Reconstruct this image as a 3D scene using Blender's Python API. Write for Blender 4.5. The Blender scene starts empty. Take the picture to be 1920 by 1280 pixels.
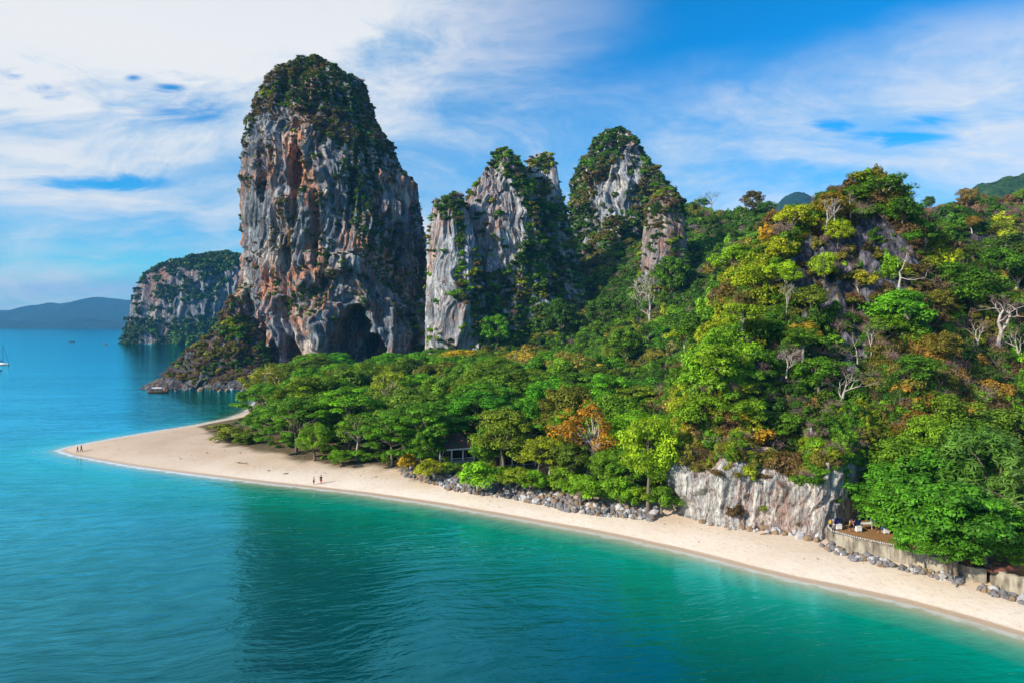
import bpy, bmesh, math, random
import numpy as np
from mathutils import Vector, Matrix, Euler
rad = math.radians
scene = bpy.context.scene

# ------------------------------------------------------------------ camera
CAMZ, F, HOR = 31.0, 1280.0, 608.0
cam_d = bpy.data.cameras.new('camera'); cam = bpy.data.objects.new('camera', cam_d)
scene.collection.objects.link(cam); scene.camera = cam
cam.location = (0, 0, CAMZ); cam.rotation_euler = (rad(90), 0, 0)
cam_d.sensor_width = 36; cam_d.lens = 24; cam_d.shift_y = -(640 - HOR) / 1920
cam_d.clip_start = 0.5; cam_d.clip_end = 80000

# ------------------------------------------------------------------ node helper
def lnk(t, sock, v):
    if v is None: return
    if hasattr(v, 'is_output'): t.links.new(v, sock)
    else:
        try: sock.default_value = v
        except Exception:
            sock.default_value = (v, v, v) if len(sock.default_value) == 3 else (v, v, v, 1)
def nd(t, typ, props=None, ins=None, out=0):
    n = t.nodes.new('ShaderNode' + typ)
    for k, v in (props or {}).items(): setattr(n, k, v)
    if isinstance(ins, dict):
        for k, v in ins.items(): lnk(t, n.inputs[k], v)
    elif ins:
        for i, v in enumerate(ins): lnk(t, n.inputs[i], v)
    return n.outputs[out] if out is not None else n
def M(t, op, a, b=None, c=None, clamp=False): return nd(t, 'Math', {'operation': op, 'use_clamp': clamp}, [a, b, c])
def VM(t, op, a, b=None, out=0): return nd(t, 'VectorMath', {'operation': op}, [a, b], out)
def SS(t, x, lo, hi): return nd(t, 'MapRange', {'interpolation_type': 'SMOOTHSTEP'}, {'Value': x, 'From Min': lo, 'From Max': hi})
def LR(t, x, lo, hi, a, b): return nd(t, 'MapRange', {}, {'Value': x, 'From Min': lo, 'From Max': hi, 'To Min': a, 'To Max': b})
def NOISE(t, vec, scale, detail=4, rough=.55, dist=0, out='Fac'):
    return nd(t, 'TexNoise', {}, {'Vector': vec, 'Scale': scale, 'Detail': detail, 'Roughness': rough, 'Distortion': dist}, out)
def XYZ(t, x, y, z): return nd(t, 'CombineXYZ', {}, [x, y, z])
def MIX(t, f, a, b, mode='MIX'):
    n = t.nodes.new('ShaderNodeMix'); n.data_type = 'RGBA'; n.blend_type = mode
    for s, v in ((n.inputs[0], f), (n.inputs[6], a), (n.inputs[7], b)):
        if isinstance(v, tuple) and len(v) == 3: v = v + (1,)
        lnk(t, s, v)
    return n.outputs[2]
def RAMP(t, f, stops, interp='LINEAR'):
    n = t.nodes.new('ShaderNodeValToRGB'); e = n.color_ramp; e.interpolation = interp
    while len(e.elements) < len(stops): e.elements.new(0.5)
    for el, (p, c) in zip(e.elements, stops):
        el.position = p; el.color = tuple(c) + (1,) if len(c) == 3 else c
    lnk(t, n.inputs[0], f); return n.outputs[0]

# ------------------------------------------------------------------ sky, sun, exposure
SUN = Vector((-0.78, -0.46, 0.48)).normalized()
world = bpy.data.worlds.new('World'); scene.world = world; world.use_nodes = True
t = world.node_tree; t.nodes.clear()
sky = t.nodes.new('ShaderNodeTexSky'); sky.sky_type = 'NISHITA'; sky.sun_disc = False
sky.sun_elevation = math.asin(SUN.z); sky.sun_rotation = math.atan2(SUN.x, SUN.y)
sky.air_density = 1.0; sky.dust_density = 0.3; sky.ozone_density = 3.0
skyc = nd(t, 'HueSaturation', {}, {'Hue': 0.492, 'Saturation': 1.95, 'Value': 1.0, 'Color': sky.outputs[0]})
D = nd(t, 'TexCoord', {}, None, 'Generated')
sx = nd(t, 'SeparateXYZ', {}, [D], None)
dx, dy, dz = sx.outputs
yy = M(t, 'MAXIMUM', dy, 0.2)
U0 = M(t, 'DIVIDE', dx, yy); V0 = M(t, 'DIVIDE', dz, yy)
wq = nd(t, 'TexNoise', {}, {'Vector': VM(t, 'MULTIPLY', D, (1.6, 1.6, 3.2)), 'Scale': 1.6, 'Detail': 5, 'Roughness': .55}, 'Color')
wv = nd(t, 'SeparateXYZ', {}, [VM(t, 'SUBTRACT', wq, (.5, .5, .5))], None)
U = M(t, 'ADD', U0, M(t, 'MULTIPLY', wv.outputs[0], 0.28)); V = M(t, 'ADD', V0, M(t, 'MULTIPLY', wv.outputs[1], 0.16))
# broad clear wedge at the upper right
edge = M(t, 'ADD', M(t, 'MULTIPLY', U, 0.235), 0.262)
blue = M(t, 'MULTIPLY', SS(t, U, -0.22, 0.27), SS(t, M(t, 'SUBTRACT', V, edge), -0.11, 0.085))
# streaky thin cloud
pz = M(t, 'ADD', M(t, 'ABSOLUTE', dz), 0.16)
pp = XYZ(t, M(t, 'DIVIDE', dx, pz), M(t, 'DIVIDE', dy, pz), 0.3)
wp = VM(t, 'ADD', pp, VM(t, 'MULTIPLY', wq, (.9, .9, .9)))
n1 = NOISE(t, VM(t, 'MULTIPLY', wp, (0.42, 0.9, 1)), 1.0, 7, .6, .5)
n2 = NOISE(t, VM(t, 'MULTIPLY', XYZ(t, U, V, 0.0), (1.3, 8.5, 1)), 1.7, 6, .58, .6)
n3 = NOISE(t, VM(t, 'MULTIPLY', XYZ(t, U, V, 3.0), (2.2, 6.5, 1)), 1.6, 8, .66, .9)
low = M(t, 'MULTIPLY', SS(t, V, .30, .10), SS(t, U, -.05, -.42))
dens = M(t, 'MULTIPLY', LR(t, M(t, 'ADD', M(t, 'MULTIPLY', n1, .68), M(t, 'MULTIPLY', n3, .32)), .37, .56, 0.36, 1.0), LR(t, dz, .34, .80, 1.0, .6))
streak = LR(t, n2, .38, .62, 0.22, 1.0)
d2 = M(t, 'ADD', M(t, 'MULTIPLY', dens, M(t, 'SUBTRACT', 1, low)), M(t, 'MULTIPLY', streak, low))
d3 = M(t, 'MULTIPLY', d2, M(t, 'SUBTRACT', 1.0, M(t, 'MULTIPLY', blue, 1.0)))
# right-hand milky part
milk = M(t, 'MULTIPLY', SS(t, U, .10, .45), M(t, 'SUBTRACT', 1, SS(t, M(t, 'SUBTRACT', V, edge), -.2, -.03)))
d3 = M(t, 'MULTIPLY', d3, M(t, 'SUBTRACT', 1, M(t, 'MULTIPLY', milk, LR(t, n2, .4, .65, .55, .1))))
# small dark cloudlets
bits = None
nb = NOISE(t, VM(t, 'MULTIPLY', XYZ(t, U0, V0, 0.0), (5.5, 22, 1)), 1.0, 6, .62, 1.0)
for px, py, rx, ry in ((320, 208, 105, 24), (90, 165, 55, 20), (25, 141, 50, 14), (1690, 258, 95, 22), (1740, 228, 70, 20), (250, 146, 20, 8), (320, 165, 40, 10), (200, 345, 200, 18), (1560, 235, 60, 12)):
    a = M(t, 'DIVIDE', M(t, 'SUBTRACT', U0, (px - 960) / F), rx / F); b = M(t, 'DIVIDE', M(t, 'SUBTRACT', V0, (HOR - py) / F), ry / F)
    r = M(t, 'SQRT', M(t, 'ADD', M(t, 'MULTIPLY', a, a), M(t, 'MULTIPLY', b, b)))
    g = SS(t, M(t, 'ADD', M(t, 'SUBTRACT', 1, r), M(t, 'MULTIPLY', M(t, 'SUBTRACT', nb, .49), 4.0)), -.15, 1.0)
    g = M(t, 'MULTIPLY', g, SS(t, r, 1.9, .7))
    bits = g if bits is None else M(t, 'MAXIMUM', bits, g)
d4 = M(t, 'MULTIPLY', d3, M(t, 'SUBTRACT', 1, M(t, 'MULTIPLY', bits, .93)), None, True)
cc = MIX(t, SS(t, M(t, 'ADD', M(t, 'MULTIPLY', n1, .5), M(t, 'MULTIPLY', n3, .5)), .38, .58), (0.52, 0.75, 0.95), (1.0, 1.0, 1.0))
skyc = VM(t, 'MULTIPLY', skyc, (.10, .93, 1.08))
bg1 = nd(t, 'Background', {}, {'Color': skyc, 'Strength': 0.13})
bg2 = nd(t, 'Background', {}, {'Color': cc, 'Strength': 0.69})
mx = nd(t, 'MixShader', {}, [d4, bg1, bg2])
nd(t, 'OutputWorld', {}, [mx], None)
world.cycles.sampling_method = 'MANUAL'; world.cycles.sample_map_resolution = 512

sd_ = bpy.data.lights.new('sun', 'SUN'); sun = bpy.data.objects.new('sun', sd_); scene.collection.objects.link(sun)
sd_.energy = 5.0; sd_.angle = rad(2.0); sd_.color = (1.0, 0.90, 0.74)
sun.rotation_euler = (-SUN).to_track_quat('-Z', 'Y').to_euler(); sun.location = (-200, -100, 300)
vs = scene.view_settings; vs.view_transform = 'Standard'; vs.look = 'None'; vs.gamma = 1.0; vs.exposure = 0.42; vs.use_curve_mapping = False
cy = scene.cycles
cy.max_bounces = 6; cy.diffuse_bounces = 2; cy.glossy_bounces = 2; cy.transmission_bounces = 3; cy.transparent_max_bounces = 8; cy.volume_bounces = 0
cy.use_denoising = True; cy.caustics_reflective = False; cy.caustics_refractive = False; cy.sample_clamp_indirect = 6

# ------------------------------------------------------------------ maths helpers
rng = np.random.default_rng(11)
def P(px, py, d): return np.array([(px - 960) / F * d, d, CAMZ - (py - HOR) / F * d])
def G(px, py, z=0.0):
    d = (CAMZ - z) * F / (py - HOR); return np.array([(px - 960) / F * d, d, z])
def PIX(v): return 960 + v[..., 0] / v[..., 1] * F, HOR + (CAMZ - v[..., 2]) / v[..., 1] * F
def sstep(x, a, b):
    u = np.clip((x - a) / (b - a), 0, 1); return u * u * (3 - 2 * u)
def vnoise(p, seed=0):
    i = np.floor(p).astype(np.int64); f = p - i; f = f * f * f * (f * (f * 6 - 15) + 10)
    def h(ix, iy, iz):
        n = (ix * 73856093) ^ (iy * 19349663) ^ (iz * 83492791) ^ (seed * 2654435761)
        n = (n ^ (n >> 13)) * 1274126177 & 0xffffffff
        n = (n ^ (n >> 16)) * 2246822519 & 0xffffffff
        return ((n ^ (n >> 15)) & 0xffff) / 65535.0
    x, y, z = i[..., 0], i[..., 1], i[..., 2]; fx, fy, fz = f[..., 0], f[..., 1], f[..., 2]
    r = 0
    for a in (0, 1):
        wa = fx if a else 1 - fx
        for b in (0, 1):
            wb = fy if b else 1 - fy
            for c in (0, 1):
                r = r + h(x + a, y + b, z + c) * wa * wb * (fz if c else 1 - fz)
    return r
def fbm(p, oct=4, seed=0, gain=.5):
    r = 0; a = 1; s = 0
    for o in range(oct): r = r + a * vnoise(p * 2.03 ** o + 17.3 * o, seed + o); s += a; a *= gain
    return r / s
def ridged(p, oct=3, seed=0):
    r = 0; a = 1; s = 0
    for o in range(oct): r = r + a * (1 - np.abs(2 * vnoise(p * 2.1 ** o + 9.1 * o, seed + o) - 1)); s += a; a *= .5
    return r / s
def in_poly(px, py, poly):
    r = np.zeros(px.shape, bool); n = len(poly)
    for i in range(n):
        x1, y1 = poly[i]; x2, y2 = poly[(i + 1) % n]
        c = ((y1 > py) != (y2 > py)) & (px < (x2 - x1) * (py - y1) / ((y2 - y1) or 1e-9) + x1)
        r ^= c
    return r

def mesh_np(name, verts, faces, mats=(), smooth=True, attrs=None, matidx=None):
    """faces: int array (n,3|4) or list of lists"""
    me = bpy.data.meshes.new(name)
    if isinstance(faces, np.ndarray):
        n, k = faces.shape
        me.vertices.add(len(verts)); me.vertices.foreach_set('co', np.asarray(verts, np.float32).ravel())
        me.loops.add(n * k); me.loops.foreach_set('vertex_index', faces.astype(np.int32).ravel())
        me.polygons.add(n); me.polygons.foreach_set('loop_start', np.arange(n, dtype=np.int32) * k)
        me.update(calc_edges=True)
    else:
        me.from_pydata([tuple(map(float, v)) for v in verts], [], faces); me.update()
    for m in mats: me.materials.append(m)
    if smooth: me.polygons.foreach_set('use_smooth', np.ones(len(me.polygons), bool))
    if matidx is not None: me.polygons.foreach_set('material_index', np.asarray(matidx, np.int32))
    for k, (ty, arr) in (attrs or {}).items():
        a = me.attributes.new(k, ty, 'POINT')
        a.data.foreach_set('vector' if ty == 'FLOAT_VECTOR' else 'value', np.asarray(arr, np.float32).ravel() if ty != 'INT' else np.asarray(arr, np.int32))
    return me
def put(name, me, parent=None, label=None, cat=None, group=None, kind=None, loc=None):
    o = bpy.data.objects.new(name, me); scene.collection.objects.link(o)
    if parent: o.parent = parent
    if loc is not None: o.location = loc
    for k, v in (('label', label), ('category', cat), ('group', group), ('kind', kind)):
        if v: o[k] = v
    return o
def thing(name, label, cat, loc=(0, 0, 0), rz=0, s=1, group=None):
    o = put(name, None, None, label, cat, group, None, loc); o.rotation_euler = (0, 0, rz); o.scale = (s, s, s); return o

class MB:
    """collects simple shapes into one mesh"""
    def __init__(s): s.v = []; s.f = []
    def add(s, v, f):
        o = len(s.v); s.v += [tuple(map(float, p)) for p in v]; s.f += [[i + o for i in q] for q in f]; return s
    def box(s, c, d, rz=0):
        c = Vector(c); R = Matrix.Rotation(rz, 3, 'Z')
        v = [c + R @ Vector((d[0] * a / 2, d[1] * b / 2, d[2] * e / 2)) for e in (-1, 1) for b in (-1, 1) for a in (-1, 1)]
        return s.add(v, [[0, 2, 3, 1], [4, 5, 7, 6], [0, 1, 5, 4], [2, 6, 7, 3], [0, 4, 6, 2], [1, 3, 7, 5]])
    def tube(s, pts, rs, n=6, cap=True):
        pts = [Vector(p) for p in pts]; vs = []; fs = []
        for i, p in enumerate(pts):
            tg = (pts[min(i + 1, len(pts) - 1)] - pts[max(i - 1, 0)])
            tg = tg.normalized() if tg.length > 1e-9 else Vector((0, 0, 1))
            a = tg.cross(Vector((0, 0, 1)) if abs(tg.z) < .9 else Vector((1, 0, 0))).normalized(); b = tg.cross(a)
            for k in range(n):
                th = 2 * math.pi * k / n; vs.append(p + (a * math.cos(th) + b * math.sin(th)) * rs[i])
        for i in range(len(pts) - 1):
            for k in range(n): fs.append([i * n + k, i * n + (k + 1) % n, (i + 1) * n + (k + 1) % n, (i + 1) * n + k])
        if cap: fs += [list(range(n))[::-1], [(len(pts) - 1) * n + k for k in range(n)]]
        return s.add(vs, fs)
    def loft(s, rings, cap=True):
        n = len(rings[0]); vs = [p for r in rings for p in r]; fs = []
        for i in range(len(rings) - 1):
            for k in range(n): fs.append([i * n + k, i * n + (k + 1) % n, (i + 1) * n + (k + 1) % n, (i + 1) * n + k])
        if cap: fs += [list(range(n))[::-1], [(len(rings) - 1) * n + k for k in range(n)]]
        return s.add(vs, fs)
    def mesh(s, name, mat, smooth=False):
        me = bpy.data.meshes.new(name); me.from_pydata(s.v, [], s.f); me.update(); me.materials.append(mat)
        if smooth: me.polygons.foreach_set('use_smooth', np.ones(len(me.polygons), bool))
        return me
    def build(s, name, mat, parent=None, smooth=False, **k): return put(name, s.mesh(name, mat, smooth), parent, **k)

# ------------------------------------------------------------------ materials
def mat(name):
    m = bpy.data.materials.new(name); m.use_nodes = True; m.node_tree.nodes.clear(); return m, m.node_tree
def out(t, sh): nd(t, 'OutputMaterial', {}, [sh], None)
def POS(t): return nd(t, 'NewGeometry', {}, None, 'Position')
def PRIN(t, col, rough=.8, spec=.3, normal=None, **k):
    d = {'Base Color': col if not (isinstance(col, tuple) and len(col) == 3) else col + (1,), 'Roughness': rough, 'Specular IOR Level': spec}
    if normal is not None: d['Normal'] = normal
    d.update(k); return nd(t, 'BsdfPrincipled', {}, d)
def BUMP(t, h, dist, strength=1.0, normal=None): return nd(t, 'Bump', {}, {'Height': h, 'Distance': dist, 'Strength': strength, 'Normal': normal})

def plain(name, col, rough=.7, spec=.3, var=.15, scale=3.0):
    m, t = mat(name)
    n = NOISE(t, POS(t), scale, 4)
    c = MIX(t, n, tuple(x * (1 - var) for x in col), tuple(min(1, x * (1 + var)) for x in col))
    out(t, PRIN(t, c, rough, spec)); return m

def leaf_mat(name, trans=.2, rough=.5, yellow=1.0):
    m, t = mat(name)
    tint = nd(t, 'Attribute', {'attribute_type': 'INSTANCER', 'attribute_name': 'tint'}, None, 'Color')
    var = nd(t, 'Attribute', {'attribute_type': 'GEOMETRY', 'attribute_name': 'var'}, None, 'Fac')
    big = NOISE(t, POS(t), .35, 3)
    f = M(t, 'MULTIPLY', LR(t, var, 0, 1, .55, 1.5), LR(t, big, .3, .7, .75, 1.25))
    c = VM(t, 'MULTIPLY', VM(t, 'MULTIPLY', tint, (2.05, 1.6, .8)), XYZ(t, f, f, f))
    c = MIX(t, M(t, 'MULTIPLY', SS(t, var, .75, 1.0), .45), c, VM(t, 'MULTIPLY', c, (1.4, 1.2, .8)))
    p = PRIN(t, c, rough, .22)
    tr = nd(t, 'BsdfTranslucent', {}, [VM(t, 'MULTIPLY', c, (1.5, 1.5, .8))])
    out(t, nd(t, 'MixShader', {}, [trans, p, tr])); return m
LEAF = leaf_mat('leaf')

def bark_mat(name, a, b):
    m, t = mat(name); p = POS(t)
    n = NOISE(t, VM(t, 'MULTIPLY', p, (3, 3, .7)), 1.2, 4)
    out(t, PRIN(t, MIX(t, n, a, b), .85, .15)); return m
BARK = bark_mat('bark', (.10, .075, .055), (.24, .20, .16))
PALEBARK = bark_mat('pale_bark', (.30, .25, .22), (.62, .56, .52))
TWIG = bark_mat('twig', (.16, .10, .085), (.34, .24, .21))

def rock_mat(name, base=1.0, wrp=1.0, warm=0.5, streak=(.30, .045), tone=(.105, .125, .15), light=(.42, .44, .47), dark=(.016, .018, .024), scale=1.0, cream=.25):
    m, t = mat(name); p = POS(t)
    w = NOISE(t, p, .06 * scale, 4, .6, 0, 'Color')
    pw = VM(t, 'ADD', p, VM(t, 'MULTIPLY', w, (9 * wrp, 9 * wrp, 14 * wrp)))
    s1 = NOISE(t, VM(t, 'MULTIPLY', pw, (streak[0] * scale,) * 2 + (streak[1] * scale,)), 1.0, 6, .62)
    s2 = NOISE(t, VM(t, 'MULTIPLY', pw, (streak[0] * 2.6 * scale,) * 2 + (streak[1] * 1.6 * scale,)), 1.0, 5, .6)
    s3 = NOISE(t, VM(t, 'MULTIPLY', p, (.9 * scale, .9 * scale, .35 * scale)), 1.0, 7, .68)
    zone = NOISE(t, VM(t, 'MULTIPLY', p, (.030 * scale, .030 * scale, .018 * scale)), 1.0, 5, .6, .8)
    c = RAMP(t, s1, [(.28, tuple(x * .6 for x in tone)), (.45, tone), (.58, tuple((a + b) / 2 for a, b in zip(tone, light))), (.72, light)])
    c = MIX(t, SS(t, s3, .35, .7), MIX(t, .45, c, dark), c)
    # rust and ochre seeps
    rust = M(t, 'MULTIPLY', SS(t, M(t, 'ADD', zone, M(t, 'MULTIPLY', M(t, 'SUBTRACT', s2, .5), .95)), .48, .64), warm)
    c = MIX(t, rust, c, RAMP(t, s3, [(.3, (.20, .055, .03)), (.5, (.42, .17, .085)), (.7, (.56, .36, .22))]))
    z2 = NOISE(t, VM(t, 'ADD', p, (71, 33, 19)), .042 * scale, 4, .6, .6)
    c = MIX(t, M(t, 'MULTIPLY', SS(t, M(t, 'ADD', z2, M(t, 'MULTIPLY', M(t, 'SUBTRACT', s1, .5), .6)), .55, .70), cream), c, MIX(t, s2, (.46, .36, .27), (.74, .66, .56)))
    # black water streaks
    blk = SS(t, s2, .55, .66)
    c = MIX(t, M(t, 'MULTIPLY', blk, .85), c, dark)
    c = VM(t, 'MULTIPLY', c, (base, base, base))
    h = M(t, 'ADD', M(t, 'MULTIPLY', s1, 1.6), M(t, 'ADD', M(t, 'MULTIPLY', s2, .8), M(t, 'MULTIPLY', s3, .8)))
    out(t, PRIN(t, c, .88, .2, BUMP(t, h, 1.1 / scale, 1.0))); return m
ROCK = rock_mat('limestone', 1.35, .8, .92, cream=.45)
ROCKG = rock_mat('grey_limestone', 1.4, 1, .40, light=(.60, .62, .65), tone=(.19, .205, .23), cream=.35)
ROCKD = rock_mat('dark_limestone', .6, .6, .45, scale=2.0, cream=.2)
ROCKF = rock_mat('far_limestone', 1.15, 1, .6, scale=.6, cream=.5)
ROCKW = rock_mat('pale_cliff_limestone', 1.3, .25, .50, streak=(.80, .07), tone=(.36, .355, .35), light=(.88, .87, .84), dark=(.045, .046, .055), scale=1.6, cream=.62)

# ------------------------------------------------------------------ coast and ground
front = [(112, 844), (135, 852), (180, 861), (250, 873), (330, 884), (400, 893), (500, 905), (560, 911), (620, 918), (690, 926), (750, 935), (820, 945), (900, 959), (980, 973), (1050, 986), (1130, 1000), (1200, 1015), (1280, 1033), (1350, 1050), (1430, 1071), (1500, 1088), (1600, 1108), (1700, 1130), (1800, 1157), (1920, 1192), (2050, 1230)]
north = [(130, 838), (170, 830), (230, 819), (300, 807), (370, 796), (430, 784), (462, 772), (478, 756), (490, 742), (512, 733)]
shore_rock = [(490, 727), (430, 724), (370, 723), (320, 724), (285, 722)]
W = [G(*p)[:2] for p in north[::-1]]
coast = [(150, -120), (75, -60), (68, 10), (64, 40)] + [tuple(G(*p)[:2]) for p in front[::-1]] + [tuple(G(*p)[:2]) for p in north] + [tuple(G(*p)[:2]) for p in shore_rock] + [(-188, 350), (-165, 400), (-150, 460), (-110, 540), (60, 760), (400, 1400), (1500, 1500), (1500, -120)]
CO = np.array(coast)
def coast_sd(x, y):
    """signed distance to the waterline, positive on land"""
    q = np.stack([x, y], -1); best = np.full(x.shape, 1e18)
    for i in range(len(CO)):
        a, b = CO[i], CO[(i + 1) % len(CO)]; e = b - a
        u = np.clip(((q - a) @ e) / (e @ e), 0, 1); dd = q - a - u[..., None] * e
        best = np.minimum(best, (dd ** 2).sum(-1))
    s = np.sqrt(best); return np.where(in_poly(x, y, [tuple(c) for c in CO]), s, -s)
# top of the beach: everything behind this line is planted ground
vegline_px = [(395, 812, 1.9), (430, 834, 2), (480, 838, 2), (545, 852, 2), (620, 866, 2), (700, 866, 2), (752, 874, 2.4), (800, 880, 2.8), (900, 896, 2.8), (1000, 908, 2.8), (1060, 922, 2.8), (1150, 928, 2.8), (1250, 940, 2.8), (1300, 945, 2.8)]
VL = [tuple(G(*p)[:2]) for p in vegline_px]
VEGPOLY = VL + [(60, 100), (200, 90), (300, 300), (100, 420), (-60, 370), (-100, 340)] + [(-110, 305), (-104, 275), (-88, 228)]
def ground_z(x, y):
    s = coast_sd(x, y)
    n = fbm(np.stack([x * .05, y * .05, 0 * x], -1), 3, 3) - .5
    land = 2.1 * (1 - np.exp(-np.maximum(s, 0) / 13)) + np.minimum(np.maximum(s, 0) * .01, 1.0) + n * .35 * sstep(s, 3, 12)
    sea = -(4.5 * (1 - np.exp(-np.maximum(-s, 0) / 38)) + np.minimum(np.maximum(-s, 0) * .006, 6))
    z = np.where(s > 0, land, sea)
    return z, s
# raised planted ground behind the rubble revetment
rev_px = [(748, 884), (790, 894), (840, 908), (900, 917), (960, 924), (1000, 932), (1030, 938), (1060, 945), (1120, 953), (1180, 960), (1225, 965), (1262, 962)]
REV = np.array([G(px, py, 1.9)[:2] for px, py in rev_px])
def graded(lo, hi, a, b, step, grow=1.18):
    c = list(np.arange(a, b + .01, step)); s = step; v = c[-1]
    while v < hi: s *= grow; v += s; c.append(v)
    s = step; v = a; pre = []
    while v > lo: s *= grow; v -= s; pre.append(v)
    return np.array(pre[::-1] + c)
gx = graded(-8000, 8000, -130, 75, 1.1); gy = graded(-2500, 8400, 55, 260, 1.1)
X, Y = np.meshgrid(gx, gy, indexing='ij')
Z, S = ground_z(X, Y)
# distance behind the revetment line
def line_sd(x, y, L):
    q = np.stack([x, y], -1); best = np.full(x.shape, 1e18); sg = np.zeros(x.shape)
    for i in range(len(L) - 1):
        a, b = L[i], L[i + 1]; e = b - a
        u = np.clip(((q - a) @ e) / (e @ e), 0, 1); dd = q - a - u[..., None] * e; r = (dd ** 2).sum(-1)
        c = e[0] * dd[..., 1] - e[1] * dd[..., 0]
        sg = np.where(r < best, np.sign(c), sg); best = np.minimum(best, r)
    return np.sqrt(best) * sg
RS = line_sd(X, Y, REV)
fade = sstep(X, REV[0][0] - 6, REV[0][0] + 8) * sstep(X, 45, 34)
Z = np.where(S > 0, Z + 1.35 * sstep(RS, .8, 4.2) * fade, Z)
# ripples, footprints and drift on the sand
Q = np.stack([X, Y, 0 * X], -1)
near = (X > -135) & (X < 80) & (Y > 50) & (Y < 270)
Z = Z + np.where(near & (S > 2.0), (fbm(Q * .9, 3, 21) - .5) * .16 * sstep(S, 2, 7), 0)
def grid_faces(nx, ny):
    i = np.arange(nx - 1)[:, None] * ny + np.arange(ny - 1)[None]
    return np.stack([i, i + ny, i + ny + 1, i + 1], -1).reshape(-1, 4)
inveg = in_poly(X, Y, VEGPOLY).astype(float)
# soft litter edge: distance from the planted line with noise
vls = line_sd(X, Y, np.array(VL)); litter = sstep(vls + (fbm(Q * .22, 4, 5) - .5) * 9, -2.5, 2.0) * (X > -92) * (X < 60)
litter = np.maximum(litter * (S > 6), inveg)
m, t = mat('sand'); p = POS(t)
lit = nd(t, 'Attribute', {'attribute_name': 'litter'}, None, 'Fac')
zz = nd(t, 'SeparateXYZ', {}, [p], 2)
na = NOISE(t, p, .12, 5); nb_ = NOISE(t, p, 1.3, 5, .65); nc = NOISE(t, p, 6, 3, .7)
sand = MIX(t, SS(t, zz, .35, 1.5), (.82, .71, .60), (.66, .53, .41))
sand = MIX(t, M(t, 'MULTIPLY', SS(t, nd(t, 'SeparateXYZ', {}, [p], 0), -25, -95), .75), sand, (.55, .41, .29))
sand = MIX(t, SS(t, na, .35, .7), sand, VM(t, 'MULTIPLY', sand, (.92, .88, .83)))
sand = MIX(t, M(t, 'MULTIPLY', SS(t, nb_, .50, .72), .3), sand, (.42, .32, .23))
sand = MIX(t, M(t, 'MULTIPLY', SS(t, nc, .60, .74), .4), sand, (.30, .23, .16))
wet = SS(t, M(t, 'ADD', zz, M(t, 'MULTIPLY', na, .12)), .26, .17)
sand = MIX(t, wet, sand, (.47, .35, .25))
lt = RAMP(t, nb_, [(.3, (.045, .035, .02)), (.5, (.13, .095, .05)), (.7, (.20, .15, .07))])
c = MIX(t, lit, sand, lt)
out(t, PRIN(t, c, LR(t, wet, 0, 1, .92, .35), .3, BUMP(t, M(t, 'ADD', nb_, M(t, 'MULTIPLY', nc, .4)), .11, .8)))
SAND = m
put('ground', mesh_np('ground', np.stack([X, Y, Z], -1).reshape(-1, 3), grid_faces(len(gx), len(gy)), [SAND], True, {'litter': ('FLOAT', litter)}), None, 'pale sand beach and flat ground running into a sandy seabed', None, None, 'structure')

# ------------------------------------------------------------------ sea
def gz_fast(x, y): return ground_z(x, y)
wx = graded(-8000, 8000, -150, 80, 1.6); wy = graded(-2500, 8400, 45, 250, 1.6)
X2, Y2 = np.meshgrid(wx, wy, indexing='ij')
Zg, S2 = ground_z(X2, Y2)
m, t = mat('sea_water'); p = POS(t)
dep = nd(t, 'Attribute', {'attribute_name': 'depth'}, None, 'Fac')
sh = nd(t, 'Attribute', {'attribute_name': 'shore'}, None, 'Fac')
patch = NOISE(t, VM(t, 'MULTIPLY', p, (.006, .012, 1)), 1.0, 4, .55, .4)
dd = M(t, 'ADD', dep, M(t, 'MULTIPLY', M(t, 'MULTIPLY', M(t, 'SUBTRACT', patch, .5), 2.4), SS(t, dep, .2, 3.0)))
body = RAMP(t, M(t, 'DIVIDE', dd, 9.0), [(0, (.52, .42, .29)), (.022, (.36, .42, .28)), (.05, (.12, .42, .29)), (.095, (.0, .32, .225)), (.18, (.0, .20, .15)), (.29, (.0, .085, .075)), (.42, (.0, .045, .050)), (.62, (.0, .055, .09)), (1, (.0, .13, .23))])
# waves: long low swell, wind ripples, cat's-paw patches
pw = VM(t, 'ADD', p, VM(t, 'MULTIPLY', NOISE(t, p, .03, 3, .5, 0, 'Color'), (14, 14, 0)))
rot = nd(t, 'VectorRotate', {'rotation_type': 'Z_AXIS'}, {'Vector': pw, 'Angle': rad(-14)})
w1 = NOISE(t, VM(t, 'MULTIPLY', rot, (.10, .38, .2)), 1.0, 3, .5, .3)
w2 = NOISE(t, VM(t, 'MULTIPLY', rot, (.45, 1.15, .5)), 1.0, 3, .5, .4)
w3 = NOISE(t, VM(t, 'MULTIPLY', p, (1.6, 3.0, 1)), 1.0, 3, .6)
gust = LR(t, NOISE(t, VM(t, 'MULTIPLY', p, (.012, .05, 1)), 1.0, 4, .6), .3, .7, .45, 1.25)
w0 = NOISE(t, VM(t, 'MULTIPLY', rot, (.022, .085, .1)), 1.0, 3, .55, .5)
wfar = NOISE(t, VM(t, 'MULTIPLY', p, (.0035, .020, 1)), 1.0, 6, .68, .6)  # light and dark streak bands put into the reflection strength
glint = NOISE(t, VM(t, 'MULTIPLY', rot, (.20, .62, .2)), 1.0, 5, .7, .3)  # sparkle painted by noise into the reflection strength
h = M(t, 'ADD', M(t, 'ADD', M(t, 'MULTIPLY', w1, 1.3), M(t, 'MULTIPLY', w0, 1.1)), M(t, 'ADD', M(t, 'MULTIPLY', M(t, 'MULTIPLY', w2, .75), gust), M(t, 'MULTIPLY', w3, .16)))
calm = SS(t, dep, 0.0, 1.2)
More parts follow.
